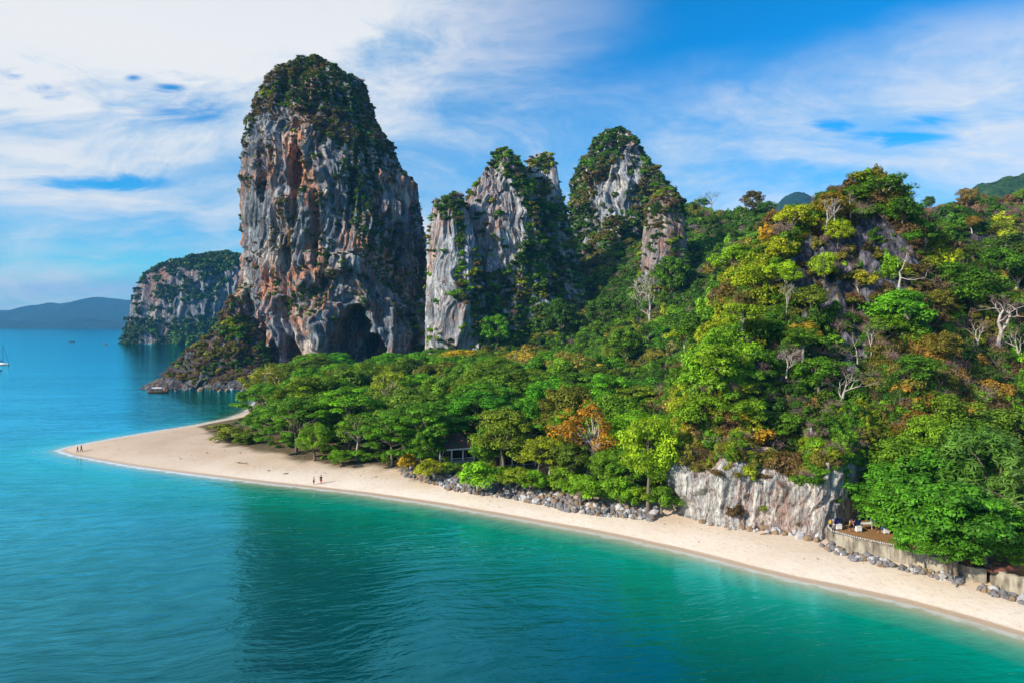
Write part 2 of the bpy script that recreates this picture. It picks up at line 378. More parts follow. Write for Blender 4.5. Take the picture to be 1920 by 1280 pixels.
nrm = BUMP(t, M(t, 'MULTIPLY', h, LR(t, calm, 0, 1, .35, 1.0)), .125, 1.0)
foamn = NOISE(t, p, .55, 5, .65)
fx = nd(t, 'SeparateXYZ', {}, [p], 0)
left = LR(t, fx, -75, 10, 1.0, .45)
f1 = SS(t, M(t, 'ADD', sh, M(t, 'MULTIPLY', M(t, 'SUBTRACT', foamn, .5), 3.2)), 1.5, .7)
f2 = M(t, 'MULTIPLY', SS(t, M(t, 'ABSOLUTE', M(t, 'SUBTRACT', sh, M(t, 'ADD', 2.6, M(t, 'MULTIPLY', foamn, 5)))), .8, .1), SS(t, fx, -70, -100))
foam = M(t, 'MULTIPLY', M(t, 'MAXIMUM', f1, M(t, 'MULTIPLY', f2, M(t, 'MULTIPLY', SS(t, foamn, .5, .7), .55))), left)
col = MIX(t, M(t, 'MULTIPLY', foam, .8), body, (.85, .88, .9))
bodys = PRIN(t, col, .8, 0.0, nrm)
mirror = nd(t, 'BsdfGlossy', {}, {'Color': (.15, .80, 1, 1), 'Roughness': .07, 'Normal': nrm})
fr = nd(t, 'Fresnel', {}, {'IOR': 1.40, 'Normal': nrm})
surf = nd(t, 'MixShader', {}, [M(t, 'MULTIPLY', M(t, 'MULTIPLY', fr, M(t, 'MULTIPLY', LR(t, wfar, .32, .68, 1.35, 2.4), LR(t, glint, .35, .65, .78, 1.22))), LR(t, M(t, 'MAXIMUM', foam, SS(t, dep, .5, 0)), 0, 1, 1, .35), None, True), bodys, mirror])
out(t, surf)
put('sea', mesh_np('sea', np.stack([X2, Y2, 0 * X2], -1).reshape(-1, 3), grid_faces(len(wx), len(wy)), [m], True, {'depth': ('FLOAT', np.maximum(-Zg, 0)), 'shore': ('FLOAT', np.maximum(-S2, 0))}), None, 'turquoise sea turning emerald near the sand', None, None, 'structure')

# ------------------------------------------------------------------ forested hills: one height field through surveyed points
ctl = []
def C(px, py, d, drop=1.5):
    if drop < 2 and px < 1770 and d > 104: d = 104 + (d - 104) * .66
    v = P(px, py, d); ctl.append((v[0], v[1], v[2] - drop))
for a in [(1290, 780, 119), (1310, 700, 125), (1350, 600, 136), (1390, 510, 147), (1430, 440, 153), (1480, 395, 158), (1560, 365, 164), (1650, 345, 168), (1690, 390, 172), (1750, 445, 178),
          (1330, 850, 109), (1400, 855, 106), (1500, 868, 104), (1600, 862, 104), (1660, 830, 106), (1400, 760, 113), (1450, 650, 125), (1500, 550, 137), (1550, 450, 151), (1600, 760, 115), (1600, 650, 127), (1620, 550, 141), (1640, 440, 157), (1480, 740, 116),
          (1720, 760, 113), (1740, 650, 131), (1760, 550, 151), (1850, 800, 110), (1870, 700, 128), (1880, 600, 150), (1880, 500, 182), (1880, 485, 212), (2100, 800, 112), (2100, 600, 150), (2100, 480, 210), (1790, 505, 205)]: C(*a)
for a in [(1290, 375, 400), (1340, 392, 400), (1410, 380, 390), (1455, 400, 390), (1330, 480, 335), (1330, 560, 285), (1325, 640, 235), (1280, 720, 195), (1250, 790, 160), (1400, 600, 212), (1385, 680, 180), (1350, 750, 160), (1420, 480, 300),
          (1200, 540, 345), (1200, 640, 280), (1180, 720, 230), (1100, 560, 400), (1100, 620, 350), (1085, 680, 300), (1000, 590, 395), (1000, 650, 345), (930, 630, 365), (900, 650, 350), (1050, 500, 440), (1060, 440, 470), (1010, 520, 410), (1160, 470, 430), (1250, 450, 380)]: C(*a, 4)
for a in [(1760, 412, 320), (1830, 378, 330), (1920, 372, 330), (2100, 370, 330), (1700, 440, 310), (1830, 440, 285), (1920, 430, 285)]: C(*a, 1)
ctl += [(84, 160, 50), (100, 164, 50), (66, 200, 42), (95, 205, 56), (80, 235, 44), (110, 255, 44), (150, 250, 44), (28, 116, -2), (26, 106, -3), (24, 128, -1), (22, 150, 1), (20, 180, 2), (36, 99, -2), (45, 97, -2), (54, 96, -2), (70, 97, 2), (90, 95, 3), (110, 92, 3), (60, 88, -3), (90, 82, -3), (120, 76, -3),
        (10, 240, 1), (0, 290, 0), (-20, 330, 0), (-45, 350, 0), (-30, 200, -4), (-70, 300, -4), (-60, 360, -3), (-40, 420, 4), (-10, 460, 40), (40, 560, 60), (120, 560, 80), (200, 480, 80), (280, 430, 80), (350, 350, 80), (300, 200, 50), (250, 120, 15), (120, 450, 92), (165, 420, 90), (230, 380, 82)]
ctl = np.array(ctl)
Kd = np.hypot(ctl[:, None, 0] - ctl[None, :, 0], ctl[:, None, 1] - ctl[None, :, 1])
cw = np.linalg.solve(Kd + np.eye(len(ctl)) * 1.2, ctl[:, 2] - 20)
def hill_base(x, y):
    r = np.full(x.shape, 20.0)
    for (cx, cyy, _), w in zip(ctl, cw): r = r + w * np.hypot(x - cx, y - cyy)
    return r
def hill_z(x, y):
    z = hill_base(x, y); q = np.stack([x, y, 0 * x], -1)
    k = sstep(z, 2, 14)
    return z + k * ((fbm(q * .045, 3, 31) - .5) * 7 + (ridged(q * .16, 3, 37) - .55) * 4.2 + sstep(y, 200, 150) * ((ridged(q * .42, 2, 43) - .6) * 2.6 + (sstep(fbm(q * .3, 3, 47), .44, .50) + sstep(fbm(q * .3, 3, 47), .56, .61) - .9) * 1.6))
hx = np.concatenate([np.arange(-60, 20, 1.6), np.arange(20, 140, .8), np.arange(140, 330.1, 1.6)]); hy = np.concatenate([np.arange(90, 170, .6), np.arange(170, 240, 1.2), np.arange(240, 590, 2.4)])
HX, HY = np.meshgrid(hx, hy, indexing='ij'); HZ = hill_z(HX, HY)
HV = np.stack([HX, HY, HZ], -1).reshape(-1, 3); HF = grid_faces(len(hx), len(hy))
m, t = mat('hill_soil'); p = POS(t)
n = NOISE(t, p, .5, 6, .65); n_ = NOISE(t, p, .09, 4)
c = RAMP(t, n, [(.3, (.022, .026, .012)), (.5, (.06, .055, .026)), (.68, (.12, .10, .06))])
rk = RAMP(t, NOISE(t, VM(t, 'MULTIPLY', p, (1, 1, .35)), .9, 6, .65), [(.32, (.012, .011, .016)), (.5, (.065, .06, .075)), (.66, (.24, .235, .26))])
nz = nd(t, 'SeparateXYZ', {}, [nd(t, 'NewGeometry', {}, None, 'Normal')], 2)
c = MIX(t, SS(t, M(t, 'ADD', nz, M(t, 'MULTIPLY', M(t, 'SUBTRACT', n_, .5), .9)), .80, .62), c, rk)
out(t, PRIN(t, c, .9, .15, BUMP(t, n, .8)))
SOIL = m
put('hill', mesh_np('hill', HV, HF, [SOIL], True), None, 'steep forested limestone hill and the ridge behind it', None, None, 'structure')
def hit(px, py, d0=90, d1=560, fn=None):
    """where the pixel's line of sight meets the hill or the flat ground"""
    d = np.arange(d0, d1, .5); x = (px - 960) / F * d; z = CAMZ - (py - HOR) / F * d
    h = np.maximum(hill_z(x, d), 2.5); k = np.nonzero(z < h)[0]
    if len(k) == 0: k = [np.argmin(z - h)]
    return np.array([x[k[0]], d[k[0]], h[k[0]]])

# ------------------------------------------------------------------ limestone towers
def karst(prof, d, ratio, nf, nzr, amp=1.0, seed=0, caves=(), flute=1.0, nexp=.85, dmin=0, cap=.6, shear=0.0, fs=1.0, jag=0.0):
    """closed lofted rock: prof rows (py, left px, right px) at distance d, ratio = depth / width"""
    prof = sorted(prof); py = np.array([q[0] for q in prof], float)
    zt, zb = CAMZ - (py[0] - HOR) / F * d, CAMZ - (py[-1] - HOR) / F * d
    u = np.linspace(0, 1, nzr) ** 1.0
    zrow = zt + (zb - zt) * u; pyr = HOR + (CAMZ - zrow) * F / d
    xl = (np.interp(pyr, py, [q[1] for q in prof]) - 960) / F * d; xr = (np.interp(pyr, py, [q[2] for q in prof]) - 960) / F * d
    k = np.ones(9) / 9
    sm = lambda a: np.convolve(np.pad(a, 4, 'edge'), k, 'valid')
    xl, xr = sm(xl), sm(xr)
    nb = max(10, nf // 4)
    th = np.concatenate([np.linspace(math.pi * .97, math.pi * 2.03, nf, endpoint=False), np.linspace(math.pi * .03, math.pi * .97, nb, endpoint=False)])
    hw = np.maximum((xr - xl) / 2, .3)[:, None]; cx = ((xl + xr) / 2)[:, None]
    c, s = np.cos(th)[None], np.sin(th)[None]
    ex = np.sign(c) * np.abs(c) ** nexp; ey = np.sign(s) * np.abs(s) ** nexp
    hd = np.maximum(hw * ratio, dmin * np.minimum(1, hw / 3))
    yc = d + shear * (zrow - zb)[:, None]
    x = cx + hw * ex; y = yc + hd * ey; z = np.repeat(zrow[:, None], len(th), 1)
    q = np.stack([x, y, z], -1)
    A = amp * np.minimum(1, hw / (9 * amp + 1e-6)) * np.ones_like(x)
    big = (fbm(q * np.array([.035, .035, .016]) * fs, 3, seed) - .5) * 9
    warp = q + (np.stack([fbm(q * .05 * fs, 2, seed + k_) for k_ in (40, 41, 42)], -1) - .5) * 14
    fl = (ridged(warp * np.array([.10, .10, .007]) * fs, 3, seed + 5) - .62) * 8 * flute
    fl2 = (ridged(warp * np.array([.34, .34, .024]) * fs, 3, seed + 8) - .6) * 4.2 * flute
    sm_ = (fbm(q * np.array([.30, .30, .16]) * fs, 3, seed + 9) - .5) * 2.4
    bl = fbm(warp * np.array([.07, .07, .035]) * fs, 3, seed + 12); blk = (sstep(bl, .46, .52) + sstep(bl, .58, .62) - .8) * 2.0
    hang = -np.maximum(0, np.sin(warp[..., 2] * .16 * fs + 6 * fbm(q * .04 * fs, 2, seed + 15))) ** 6 * 1.8
    dsp = (big + fl + fl2 + sm_ + blk + hang) * A
    dsp = dsp - np.percentile(dsp / np.maximum(A, 1e-6), 82) * A
    nx, ny = c * .95, s * 1.0
    x = x + nx * dsp; y = y + ny * dsp
    z = z + ((fbm(q * .12 * fs, 3, seed + 20) - .5) * 5 + jag * (ridged(q * np.array([.16, .16, 0]) * fs, 3, seed + 25) - .6) * sstep(u[:, None], .35, 0)) * A * (u[:, None] < .97)
    pxs, pys = 960 + x / y * F, HOR + (CAMZ - z) / y * F
    # bring the displaced rows back to the surveyed outline, keeping the roughness
    kk = max(5, nzr // 14) | 1; ker = np.hanning(kk + 2)[1:-1]; ker /= ker.sum()
    sm2 = lambda a_: np.convolve(np.pad(a_, kk // 2, 'edge'), ker, 'valid')
    prow = HOR + (CAMZ - z.mean(1)) * F / d
    Lt, Rt = np.interp(prow, py, [q_[1] for q_ in prof]), np.interp(prow, py, [q_[2] for q_ in prof])
    La, Ra = sm2(pxs.min(1)), sm2(pxs.max(1))
    sc_ = np.clip((Rt - Lt) / np.maximum(Ra - La, 1), .5, 2)
    pxs = (Lt + Rt)[:, None] / 2 + (pxs - ((La + Ra) / 2)[:, None]) * sc_[:, None]
    x = (pxs - 960) / F * y
    frontm = sstep(-s, .1, .4) * np.ones_like(x)
    for (cpx, cpy, rx, ry, dp, ang) in caves:
        a = math.radians(ang); ux = (pxs - cpx) * math.cos(a) + (pys - cpy) * math.sin(a); uy = -(pxs - cpx) * math.sin(a) + (pys - cpy) * math.cos(a)
        rr = np.hypot(ux / rx, uy / ry) + (fbm(q * .22, 3, seed + 60) - .5) * .55
        y = y + dp * sstep(rr, 1.0, .72) * frontm
    v = np.stack([x, y, z], -1).reshape(-1, 3); n = len(th)
    i = np.arange(nzr - 1)[:, None] * n; j = np.arange(n)[None]; j2 = (j + 1) % n
    f = np.stack([i + j, i + n + j, i + n + j2, i + j2], -1).reshape(-1, 4)
    # close the summit
    v = np.vstack([v, v[:n].mean(0) + np.array([[0, 0, .5]])]); top = len(v) - 1
    jj = np.arange(n); f = np.vstack([f, np.stack([np.full(n, top), jj, (jj + 1) % n, (jj + 1) % n], -1)])
    f3 = np.vstack([f[:, [0, 1, 2]], f[:-n][:, [0, 2, 3]]])
    return v, f3

SURF = {}
def rock(name, key, args, parent, matl, **kw):
    v, f = karst(*args, **kw); SURF[key] = (v, f)
    return put(name, mesh_np(name, v, f, [matl], True), parent)

# main tower
T1 = [(110, 578, 604), (118, 558, 624), (130, 538, 643), (148, 515, 664), (165, 493, 684), (190, 479, 699), (220, 471, 706), (250, 461, 716), (280, 456, 738), (310, 453, 754), (350, 448, 782), (400, 450, 790), (450, 453, 797), (500, 450, 802), (540, 447, 806), (575, 432, 808), (610, 412, 812), (650, 404, 818), (700, 400, 825), (760, 398, 830)]
t1 = thing('limestone_tower', 'tallest round-topped limestone tower with a cave at its foot', 'rock tower')
caves1 = [(552, 315, 15, 55, 17, 4), (548, 395, 13, 34, 6, 0), (655, 640, 42, 70, 34, 8), (690, 660, 34, 40, 26, 0), (500, 660, 22, 60, 12, -14), (548, 675, 20, 50, 14, -18), (470, 600, 11, 60, 8, -6), (600, 620, 24, 44, -5, 0), (640, 540, 60, 34, 5, -12), (535, 480, 13, 40, 4, 0), (735, 480, 16, 70, 6, 10), (490, 320, 10, 60, 5, 0), (660, 360, 10, 70, 5, 6), (590, 420, 9, 80, 5, 0)]
rock('rock_face', 't1', (T1, 415, .95, 420, 420), t1, ROCK, amp=1.0, seed=100, caves=caves1)
# headland at its foot on the sea side
hl = thing('rocky_headland', 'low scrub-covered rocky headland at the foot of the tallest tower', 'headland')
rock('rock_face', 'h1', ([(555, 428, 440), (575, 418, 456), (605, 408, 470), (640, 380, 490), (660, 345, 500), (690, 318, 520), (715, 300, 540), (735, 286, 570), (745, 282, 575)], 350, .5, 220, 130), hl, ROCKD, amp=.55, seed=140)
rock('rock_ledge', 'h2', ([(708, 300, 320), (716, 282, 345), (724, 266, 360), (731, 256, 372), (740, 252, 380)], 330, .35, 120, 50), hl, ROCKD, amp=.3, seed=150)
rock('boulder_slope', 'h3', ([(698, 440, 500), (706, 415, 530), (716, 395, 550), (730, 365, 562), (742, 360, 566)], 334, .38, 200, 70), hl, ROCKD, amp=.42, seed=155)
# saddle wall between the two towers
# second massif
t2 = thing('limestone_massif', 'pale grey fluted limestone massif with twin summits right of the tallest tower', 'rock massif')
rock('left_buttress', 't2a', ([(366, 846, 853), (374, 818, 862), (390, 812, 872), (420, 806, 885), (500, 800, 905), (600, 797, 915), (660, 797, 925), (700, 797, 930)], 368, .9, 150, 200), t2, ROCKG, amp=.42, seed=200, flute=1.8, jag=26)
for k_, (sx0, sx1, st_, sb_, dd_) in enumerate([(812, 822, 372, 450, 366), (840, 862, 362, 440, 372), (955, 972, 298, 360, 386), (1028, 1046, 300, 380, 398), (900, 916, 322, 380, 384), (880, 896, 352, 410, 380)]):
    mid_ = (sx0 + sx1) / 2; rock('spire', 'sp%d' % k_, ([(st_, mid_ - 2, mid_ + 2), (st_ + 12, sx0 + 2, sx1 - 2), (sb_, sx0 - 8, sx1 + 8)], dd_, .9, 40, 40), t2, ROCKG, amp=.12, seed=260 + k_, flute=1.5)
rock('main_summit', 't2b', ([(284, 930, 943), (296, 925, 962), (312, 918, 980), (340, 900, 996), (370, 878, 1010), (400, 866, 1020), (480, 860, 1032), (560, 858, 1040), (660, 850, 1060), (700, 850, 1065)], 388, .75, 260, 300), t2, ROCKG, amp=.6, seed=220, flute=1.8, jag=22)
rock('right_summit', 't2c', ([(296, 1006, 1028), (304, 992, 1040), (350, 976, 1050), (400, 962, 1060), (440, 950, 1070), (500, 940, 1090), (600, 930, 1110), (700, 925, 1120)], 402, .75, 160, 220), t2, ROCKG, amp=.5, seed=240, flute=1.4, jag=24)
rock('saddle_wall', 't2d', ([(560, 745, 840), (590, 735, 850), (640, 728, 855), (690, 720, 858)], 392, .3, 90, 80), t2, ROCKG, amp=.4, seed=245)
t3 = thing('limestone_peak', 'pointed dark green limestone peak beyond the twin-summit massif', 'rock peak')
rock('rock_face', 't3', ([(246, 1150, 1170), (256, 1132, 1182), (275, 1112, 1196), (300, 1092, 1208), (330, 1078, 1238), (352, 1070, 1255), (400, 1070, 1290), (450, 1066, 1330), (550, 1050, 1380), (700, 1040, 1400)], 480, .8, 260, 260), t3, ROCKG, amp=.8, seed=300, flute=1.5, jag=14)
t4 = thing('limestone_pinnacle', 'slender reddish limestone pinnacle rising from the forest ridge', 'rock pinnacle')
rock('rock_face', 't4', ([(356, 1238, 1258), (366, 1225, 1270), (390, 1214, 1280), (430, 1206, 1286), (470, 1202, 1290), (520, 1197, 1296), (600, 1190, 1310), (640, 1185, 1315)], 338, .85, 130, 150), t4, rock_mat('red_limestone', 1.05, .6, .8, tone=(.2, .19, .2), light=(.55, .52, .52), scale=1.6, cream=.7), amp=.35, seed=320)
# far island
t5 = thing('limestone_island', 'hazy cliff-sided limestone island standing in the sea beyond the tower', 'island')
rock('rock_face', 't5', ([(477, 400, 440), (482, 375, 460), (490, 330, 480), (500, 295, 490), (515, 275, 495), (535, 258, 500), (560, 246, 505), (585, 242, 505), (600, 240, 510), (615, 238, 515), (630, 232, 520), (640, 226, 525), (646, 222, 530)], 1150, .5, 240, 180), t5, ROCKF, amp=2.0, seed=400, fs=.45)

# ------------------------------------------------------------------ far mountains
def mound(name, prof, d, thick, label, matl, base=-5, seed=0, amp=.06, nx=160, nt=26, cat=None):
    pxs = np.linspace(prof[0][0], prof[-1][0], nx); py = np.interp(pxs, [q[0] for q in prof], [q[1] for q in prof])
    x = (pxs - 960) / F * d; top = CAMZ - (py - HOR) / F * d
    tt = np.linspace(-1, 1, nt)
    Xm = np.repeat(x[:, None], nt, 1); Ym = d + thick * tt[None] * np.ones_like(Xm)
    sc = 6.0 / thick
    q = np.stack([Xm * sc, Ym * sc, 0 * Xm + seed], -1)
    shape = (1 - np.abs(tt) ** 1.6)[None]
    Zm = base + (top[:, None] - base) * shape
    hgt = (top.max() - base)
    Zm = Zm + (fbm(q, 5, seed, .55) - .5) * hgt * amp * 2 * sstep(shape, 0, .3)
    return put(name, mesh_np(name, np.stack([Xm, Ym, Zm], -1).reshape(-1, 3), grid_faces(nx, nt), [matl], True), None, label, cat, None, 'structure')
m, t = mat('far_forest'); p = POS(t)
n = NOISE(t, p, .02, 6, .65)
out(t, PRIN(t, RAMP(t, n, [(.3, (.006, .018, .010)), (.5, (.012, .03, .014)), (.7, (.025, .05, .022))]), .9, .1, BUMP(t, n, 30)))
FARF = m
m, t = mat('mid_forest'); p = POS(t)
n = NOISE(t, p, .10, 6, .68)
out(t, PRIN(t, RAMP(t, n, [(.3, (.010, .032, .014)), (.5, (.03, .075, .022)), (.7, (.085, .13, .04))]), .9, .1, BUMP(t, n, 8)))
MIDF = m
mound('mountain', [(-300, 600), (-120, 590), (0, 583), (40, 583), (80, 574), (95, 569), (125, 572), (150, 565), (175, 562), (188, 557), (200, 560), (222, 561), (245, 564), (330, 572), (420, 585), (560, 600)], 7000, 1100, 'hazy blue mountain range on the sea horizon', FARF, seed=3)
mound('mountain', [(-300, 606), (-60, 602), (20, 601), (70, 604), (115, 605), (130, 599), (150, 596), (170, 597), (185, 603), (197, 600), (205, 604), (235, 602), (300, 603), (420, 606)], 5600, 350, 'low dark wooded shore in front of the blue mountains', FARF, seed=5, amp=.03)
mound('mountain', [(1440, 430), (1455, 388), (1470, 372), (1488, 363), (1505, 363), (1520, 371), (1545, 400), (1570, 440)], 2600, 300, 'small blue hill showing in the gap left of the steep hill', FARF, seed=7, amp=.03, nx=60)
mound('mountain', [(1690, 440), (1725, 412), (1760, 400), (1800, 388), (1860, 380), (1940, 390), (2100, 420)], 2500, 300, 'small blue hill low in the gap right of the steep hill', FARF, seed=8, amp=.03, nx=60)
mound('mountain', [(1740, 470), (1785, 398), (1800, 380), (1815, 362), (1840, 347), (1870, 341), (1900, 335), (1930, 328), (2050, 322), (2200, 340)], 1000, 180, 'dark green rounded mountain at the right edge beyond the brown ridge', MIDF, seed=9, amp=.05)

# ------------------------------------------------------------------ foliage building blocks
DG, MG, BG, YG = (.020, .072, .011), (.040, .128, .013), (.070, .19, .014), (.135, .215, .016)
OL, GG, BR, ORG, PK, DK = (.085, .105, .028), (.10, .135, .08), (.070, .058, .042), (.22, .12, .022), (.105, .078, .075), (.014, .045, .013)
def unit(v): return v / np.maximum(np.linalg.norm(v, axis=-1, keepdims=True), 1e-9)
def leaf_mesh(name, pos, nrm, size, var, r, aspect=.55, droop=.25, mat_=None):
    n = len(pos); a = unit(np.cross(nrm, r.normal(size=(n, 3)))); b = np.cross(nrm, a); s = size[:, None]
    v = np.empty((n, 4, 3)); dn = nrm * s * droop
    v[:, 0] = pos - a * s - dn; v[:, 1] = pos + b * s * aspect; v[:, 2] = pos + a * s - dn; v[:, 3] = pos - b * s * aspect
    f = np.arange(4 * n).reshape(n, 4)
    return mesh_np(name, v.reshape(-1, 3), f, [mat_ or LEAF], False, {'var': ('FLOAT', np.repeat(var, 4))})
def blob_leaves(blobs, per, leaf, seed, up=.45, jit=.55, shell=.4, low=-.35):
    """blobs: (centre, radii); leaves sit in the outer shell of every clump, denser and more upturned on top"""
    r = np.random.default_rng(seed); P_, N_, S_, V_ = [], [], [], []
    for c, rr in blobs:
        n = max(6, int(per * r.uniform(.75, 1.25))); d = unit(r.normal(size=(n * 2, 3)))
        d = d[(d[:, 2] > low) | (r.random(n * 2) < .25)][:n]; n = len(d)
        rf = 1 - shell * r.random(n)[:, None] ** 1.5
        rr = np.array(rr); P_.append(np.array(c) + d * rr * rf)
        N_.append(unit(unit(d / rr) + np.array([0, 0, up]) + r.normal(size=(n, 3)) * jit * .6))
        S_.append(leaf * r.uniform(.65, 1.35, n)); V_.append(np.clip(r.uniform(.15, .85) + r.normal(size=n) * .14, 0, 1))
    return np.vstack(P_), np.vstack(N_), np.concatenate(S_), np.concatenate(V_), r
def limb(mb, a, b, r0, r1, r, n=5, sag=.25):
    a, b = Vector(a), Vector(b); L = (b - a).length; pts, rs = [], []
    off = Vector((r.normal(), r.normal(), abs(r.normal()) + .6)) * L * .10
    for k in range(5):
        u = k / 4; pts.append(a.lerp(b, u) + off * math.sin(u * math.pi)); rs.append(r0 + (r1 - r0) * u)
    mb.tube(pts, rs, n, False)
KIND = {}
def reg(kind, crown, trunk, H, R): KIND.setdefault(kind, []).append((crown, trunk, H, R))
def trunk_for(name, blobs, H, r, r0, nl, fork, bark, seed, thin=.05):
    mb = MB(); lean = Vector((r.normal() * .05 * H, r.normal() * .05 * H, 0)); top = Vector((0, 0, H * fork)) + lean
    pts = [Vector((0, 0, -1.0)), Vector((0, 0, 0)), Vector((0, 0, H * fork * .5)) + lean * .3, top]
    mb.tube(pts, [r0 * 1.5, r0 * 1.25, r0, r0 * .8], 8, False)
    idx = r.permutation(len(blobs))[:nl]
    for i in idx: limb(mb, top if r.random() < .6 else pts[2].lerp(top, .7), blobs[i][0], r0 * .5, thin, r)
    return mb.mesh(name, bark, True)
def umbrella(seed, H=14, R=8.5, pads=46):
    r = np.random.default_rng(seed); bl = []
    for k in range(pads):
        q = math.sqrt((k + .5) / pads) * R * r.uniform(.9, 1.08); a = k * 2.39996 + r.normal() * .3
        z = H - .8 - H * .36 * (q / R) ** 2.2 - r.random() ** 2 * 2.4 * (1 - .5 * q / R); s = r.uniform(1.2, 2.2)
        bl.append(((q * math.cos(a), q * math.sin(a), z), (s, s, s * r.uniform(.28, .42))))
    for k in range(26):
        a = r.uniform(0, 6.28); q = R * r.uniform(.45, 1.0); s = r.uniform(1.0, 1.7)
        bl.append(((q * math.cos(a), q * math.sin(a), H * r.uniform(.22, .60)), (s, s, s * .45)))
    P_, N_, S_, V_, r2 = blob_leaves(bl, 165, .27, seed, .9, .6, .5, -.2)
    reg('umbrella', leaf_mesh('crown', P_, N_, S_, V_, r2), trunk_for('trunk', bl, H, r, .32, 16, .35, BARK, seed), H, R)
def roundtree(kind, seed, H, R, nb, per, leaf, base=.28, cr=.26, bark=BARK, nl=14, lump=.3, up=.45, zr=None, thin=.05, aspect=.55):
    r = np.random.default_rng(seed); bl = []; cz = H * (1 + base) / 2; hz = H * (1 - base) / 2
    for k in range(nb):
        d = unit(r.normal(size=3)); d[2] = d[2] if d[2] > -.75 else -d[2]
        q = r.uniform(.55, .92); wob = 1 + lump * math.sin(3 * math.atan2(d[1], d[0]) + seed) * .5 + r.normal() * lump * .3
        s = R * cr * r.uniform(.65, 1.3)
        bl.append(((d[0] * R * q * wob, d[1] * R * q * wob, cz + d[2] * hz * q), (s, s, s * (zr or r.uniform(.6, .9)))))
    P_, N_, S_, V_, r2 = blob_leaves(bl, per, leaf, seed, up)
    reg(kind, leaf_mesh('crown', P_, N_, S_, V_, r2, aspect), trunk_for('trunk', bl, H, r, .03 * H * .6 + .06, nl, base + .12, bark, seed, thin), H, R)
for s in range(5): umbrella(500 + s, 13.5 + s % 3, 8 + (s % 2))
for s in range(4): roundtree('round', 520 + s, 13, 5.2, 85, 115, .23, .22)
for s in range(4): roundtree('airy', 540 + s, 14, 6, 64, 62, .24, .30, .22, PALEBARK, 26, .5, .5, None, .04)
for s in range(4): roundtree('almond', 560 + s, 11, 6.2, 100, 130, .25, .10, .22, BARK, 10, .35, .8, .6)
for s in range(3): roundtree('feathery', 580 + s, 14, 4.6, 90, 70, .40, .12, .20, BARK, 10, .35, .1, 1.5, .05, .22)
for s in range(6): roundtree('hilltree', 600 + s, 7.5, 3.6, 46, 88, .20, .25, .30, PALEBARK if s % 2 else BARK, 12, .7)
for s in range(3): roundtree('dense_shrub', 620 + s, 2.6, 2.1, 34, 120, .14, -.15, .32, BARK, 6, .4)
def bare(seed, H=9, spread=.55, bark=PALEBARK, levels=5):
    r = np.random.default_rng(seed); mb, tw = MB(), MB()
    def grow(p, d, L, w, lv):
        q = p + d * L; mid = p.lerp(q, .5) + Vector(r.normal(size=3)) * L * .07
        (mb if lv > 1 else tw).tube([p, mid, q], [w, w * .85, w * .68], 6 if lv > 3 else 4 if lv > 1 else 3, False)
        if lv == 0: return
        for k in range(int(r.integers(2, 4)) + (1 if lv <= 2 else 0)):
            nd_ = (d + Vector(r.normal(size=3)) * spread + Vector((0, 0, .10))).normalized()
            grow(q if k or lv < 4 else mid, nd_, L * r.uniform(.6, .85), w * r.uniform(.5, .68), lv - 1)
    mb.tube([(0, 0, -1.2), (0, 0, 0)], [H * .025, H * .021], 6, False)
    grow(Vector((0, 0, 0)), Vector((r.normal() * .12, r.normal() * .12, 1)).normalized(), H * .30, H * .021, levels)
    KIND.setdefault('bare', []).append((tw.mesh('twigs', TWIG if seed % 4 else PALEBARK), mb.mesh('trunk', bark, True), H, H * .45))
for s in range(4): bare(640 + s, 9, .55 if s % 2 else .48)
def palm(seed):
    r = np.random.default_rng(seed); mb = MB(); mb.tube([(0, 0, -.5), (.05, 0, .8), (.1, .05, 1.6)], [.13, .11, .09], 7)
    v, f, va = [], [], []
    for k in range(16):
        a = k * 2.4; el = r.uniform(.3, 1.2); L = r.uniform(1.5, 2.1); hx_, hy_ = math.cos(a), math.sin(a); pts = []
        for i in range(7):
            u = i / 6; pts.append(Vector((.1 + hx_ * L * u * math.cos(el), .05 + hy_ * L * u * math.cos(el), 1.6 + L * u * math.sin(el) - 1.0 * u * u * L * .6)))
        for i in range(6):
            for sd in (-1, 1):
                w = .42 * math.sin(math.pi * (i + 1) / 7.5); sv = Vector((-hy_, hx_, -.35 * 1)) * w * Vector((sd, sd, 1))[0]
                sv.z = -abs(w) * .35; o = len(v)
                v += [pts[i], pts[i + 1], pts[i + 1].lerp(pts[i], -.3) + sv, pts[i].lerp(pts[i + 1], .3) + sv]; f.append([o, o + 1, o + 2, o + 3]); va += [r.uniform(.2, .8)] * 4
    me = mesh_np('fronds', np.array([tuple(q) for q in v]), np.array(f), [LEAF], False, {'var': ('FLOAT', np.array(va))})
    KIND.setdefault('palm', []).append((me, mb.mesh('trunk', BARK, True), 3, 2))
for s in range(2): palm(660 + s)

def tree(kind, var, loc, label, group=None, h=None, rz=0, tint=MG, name='tree', cat='tree', sxy=1.0):
    cr, tr, H, R = KIND[kind][var % len(KIND[kind])]; s = (h / H) if h else 1
    o = thing(name, label, cat, tuple(map(float, loc)), rz, s, group)
    if sxy != 1: o.scale = (s * sxy, s * sxy, s)
    a = put('twigs' if kind == 'bare' else 'fronds' if kind == 'palm' else 'crown', cr, o); a['tint'] = [float(x) for x in tint]
    if kind == 'bare': a['kind'] = 'stuff'
    put('trunk', tr, o); return o

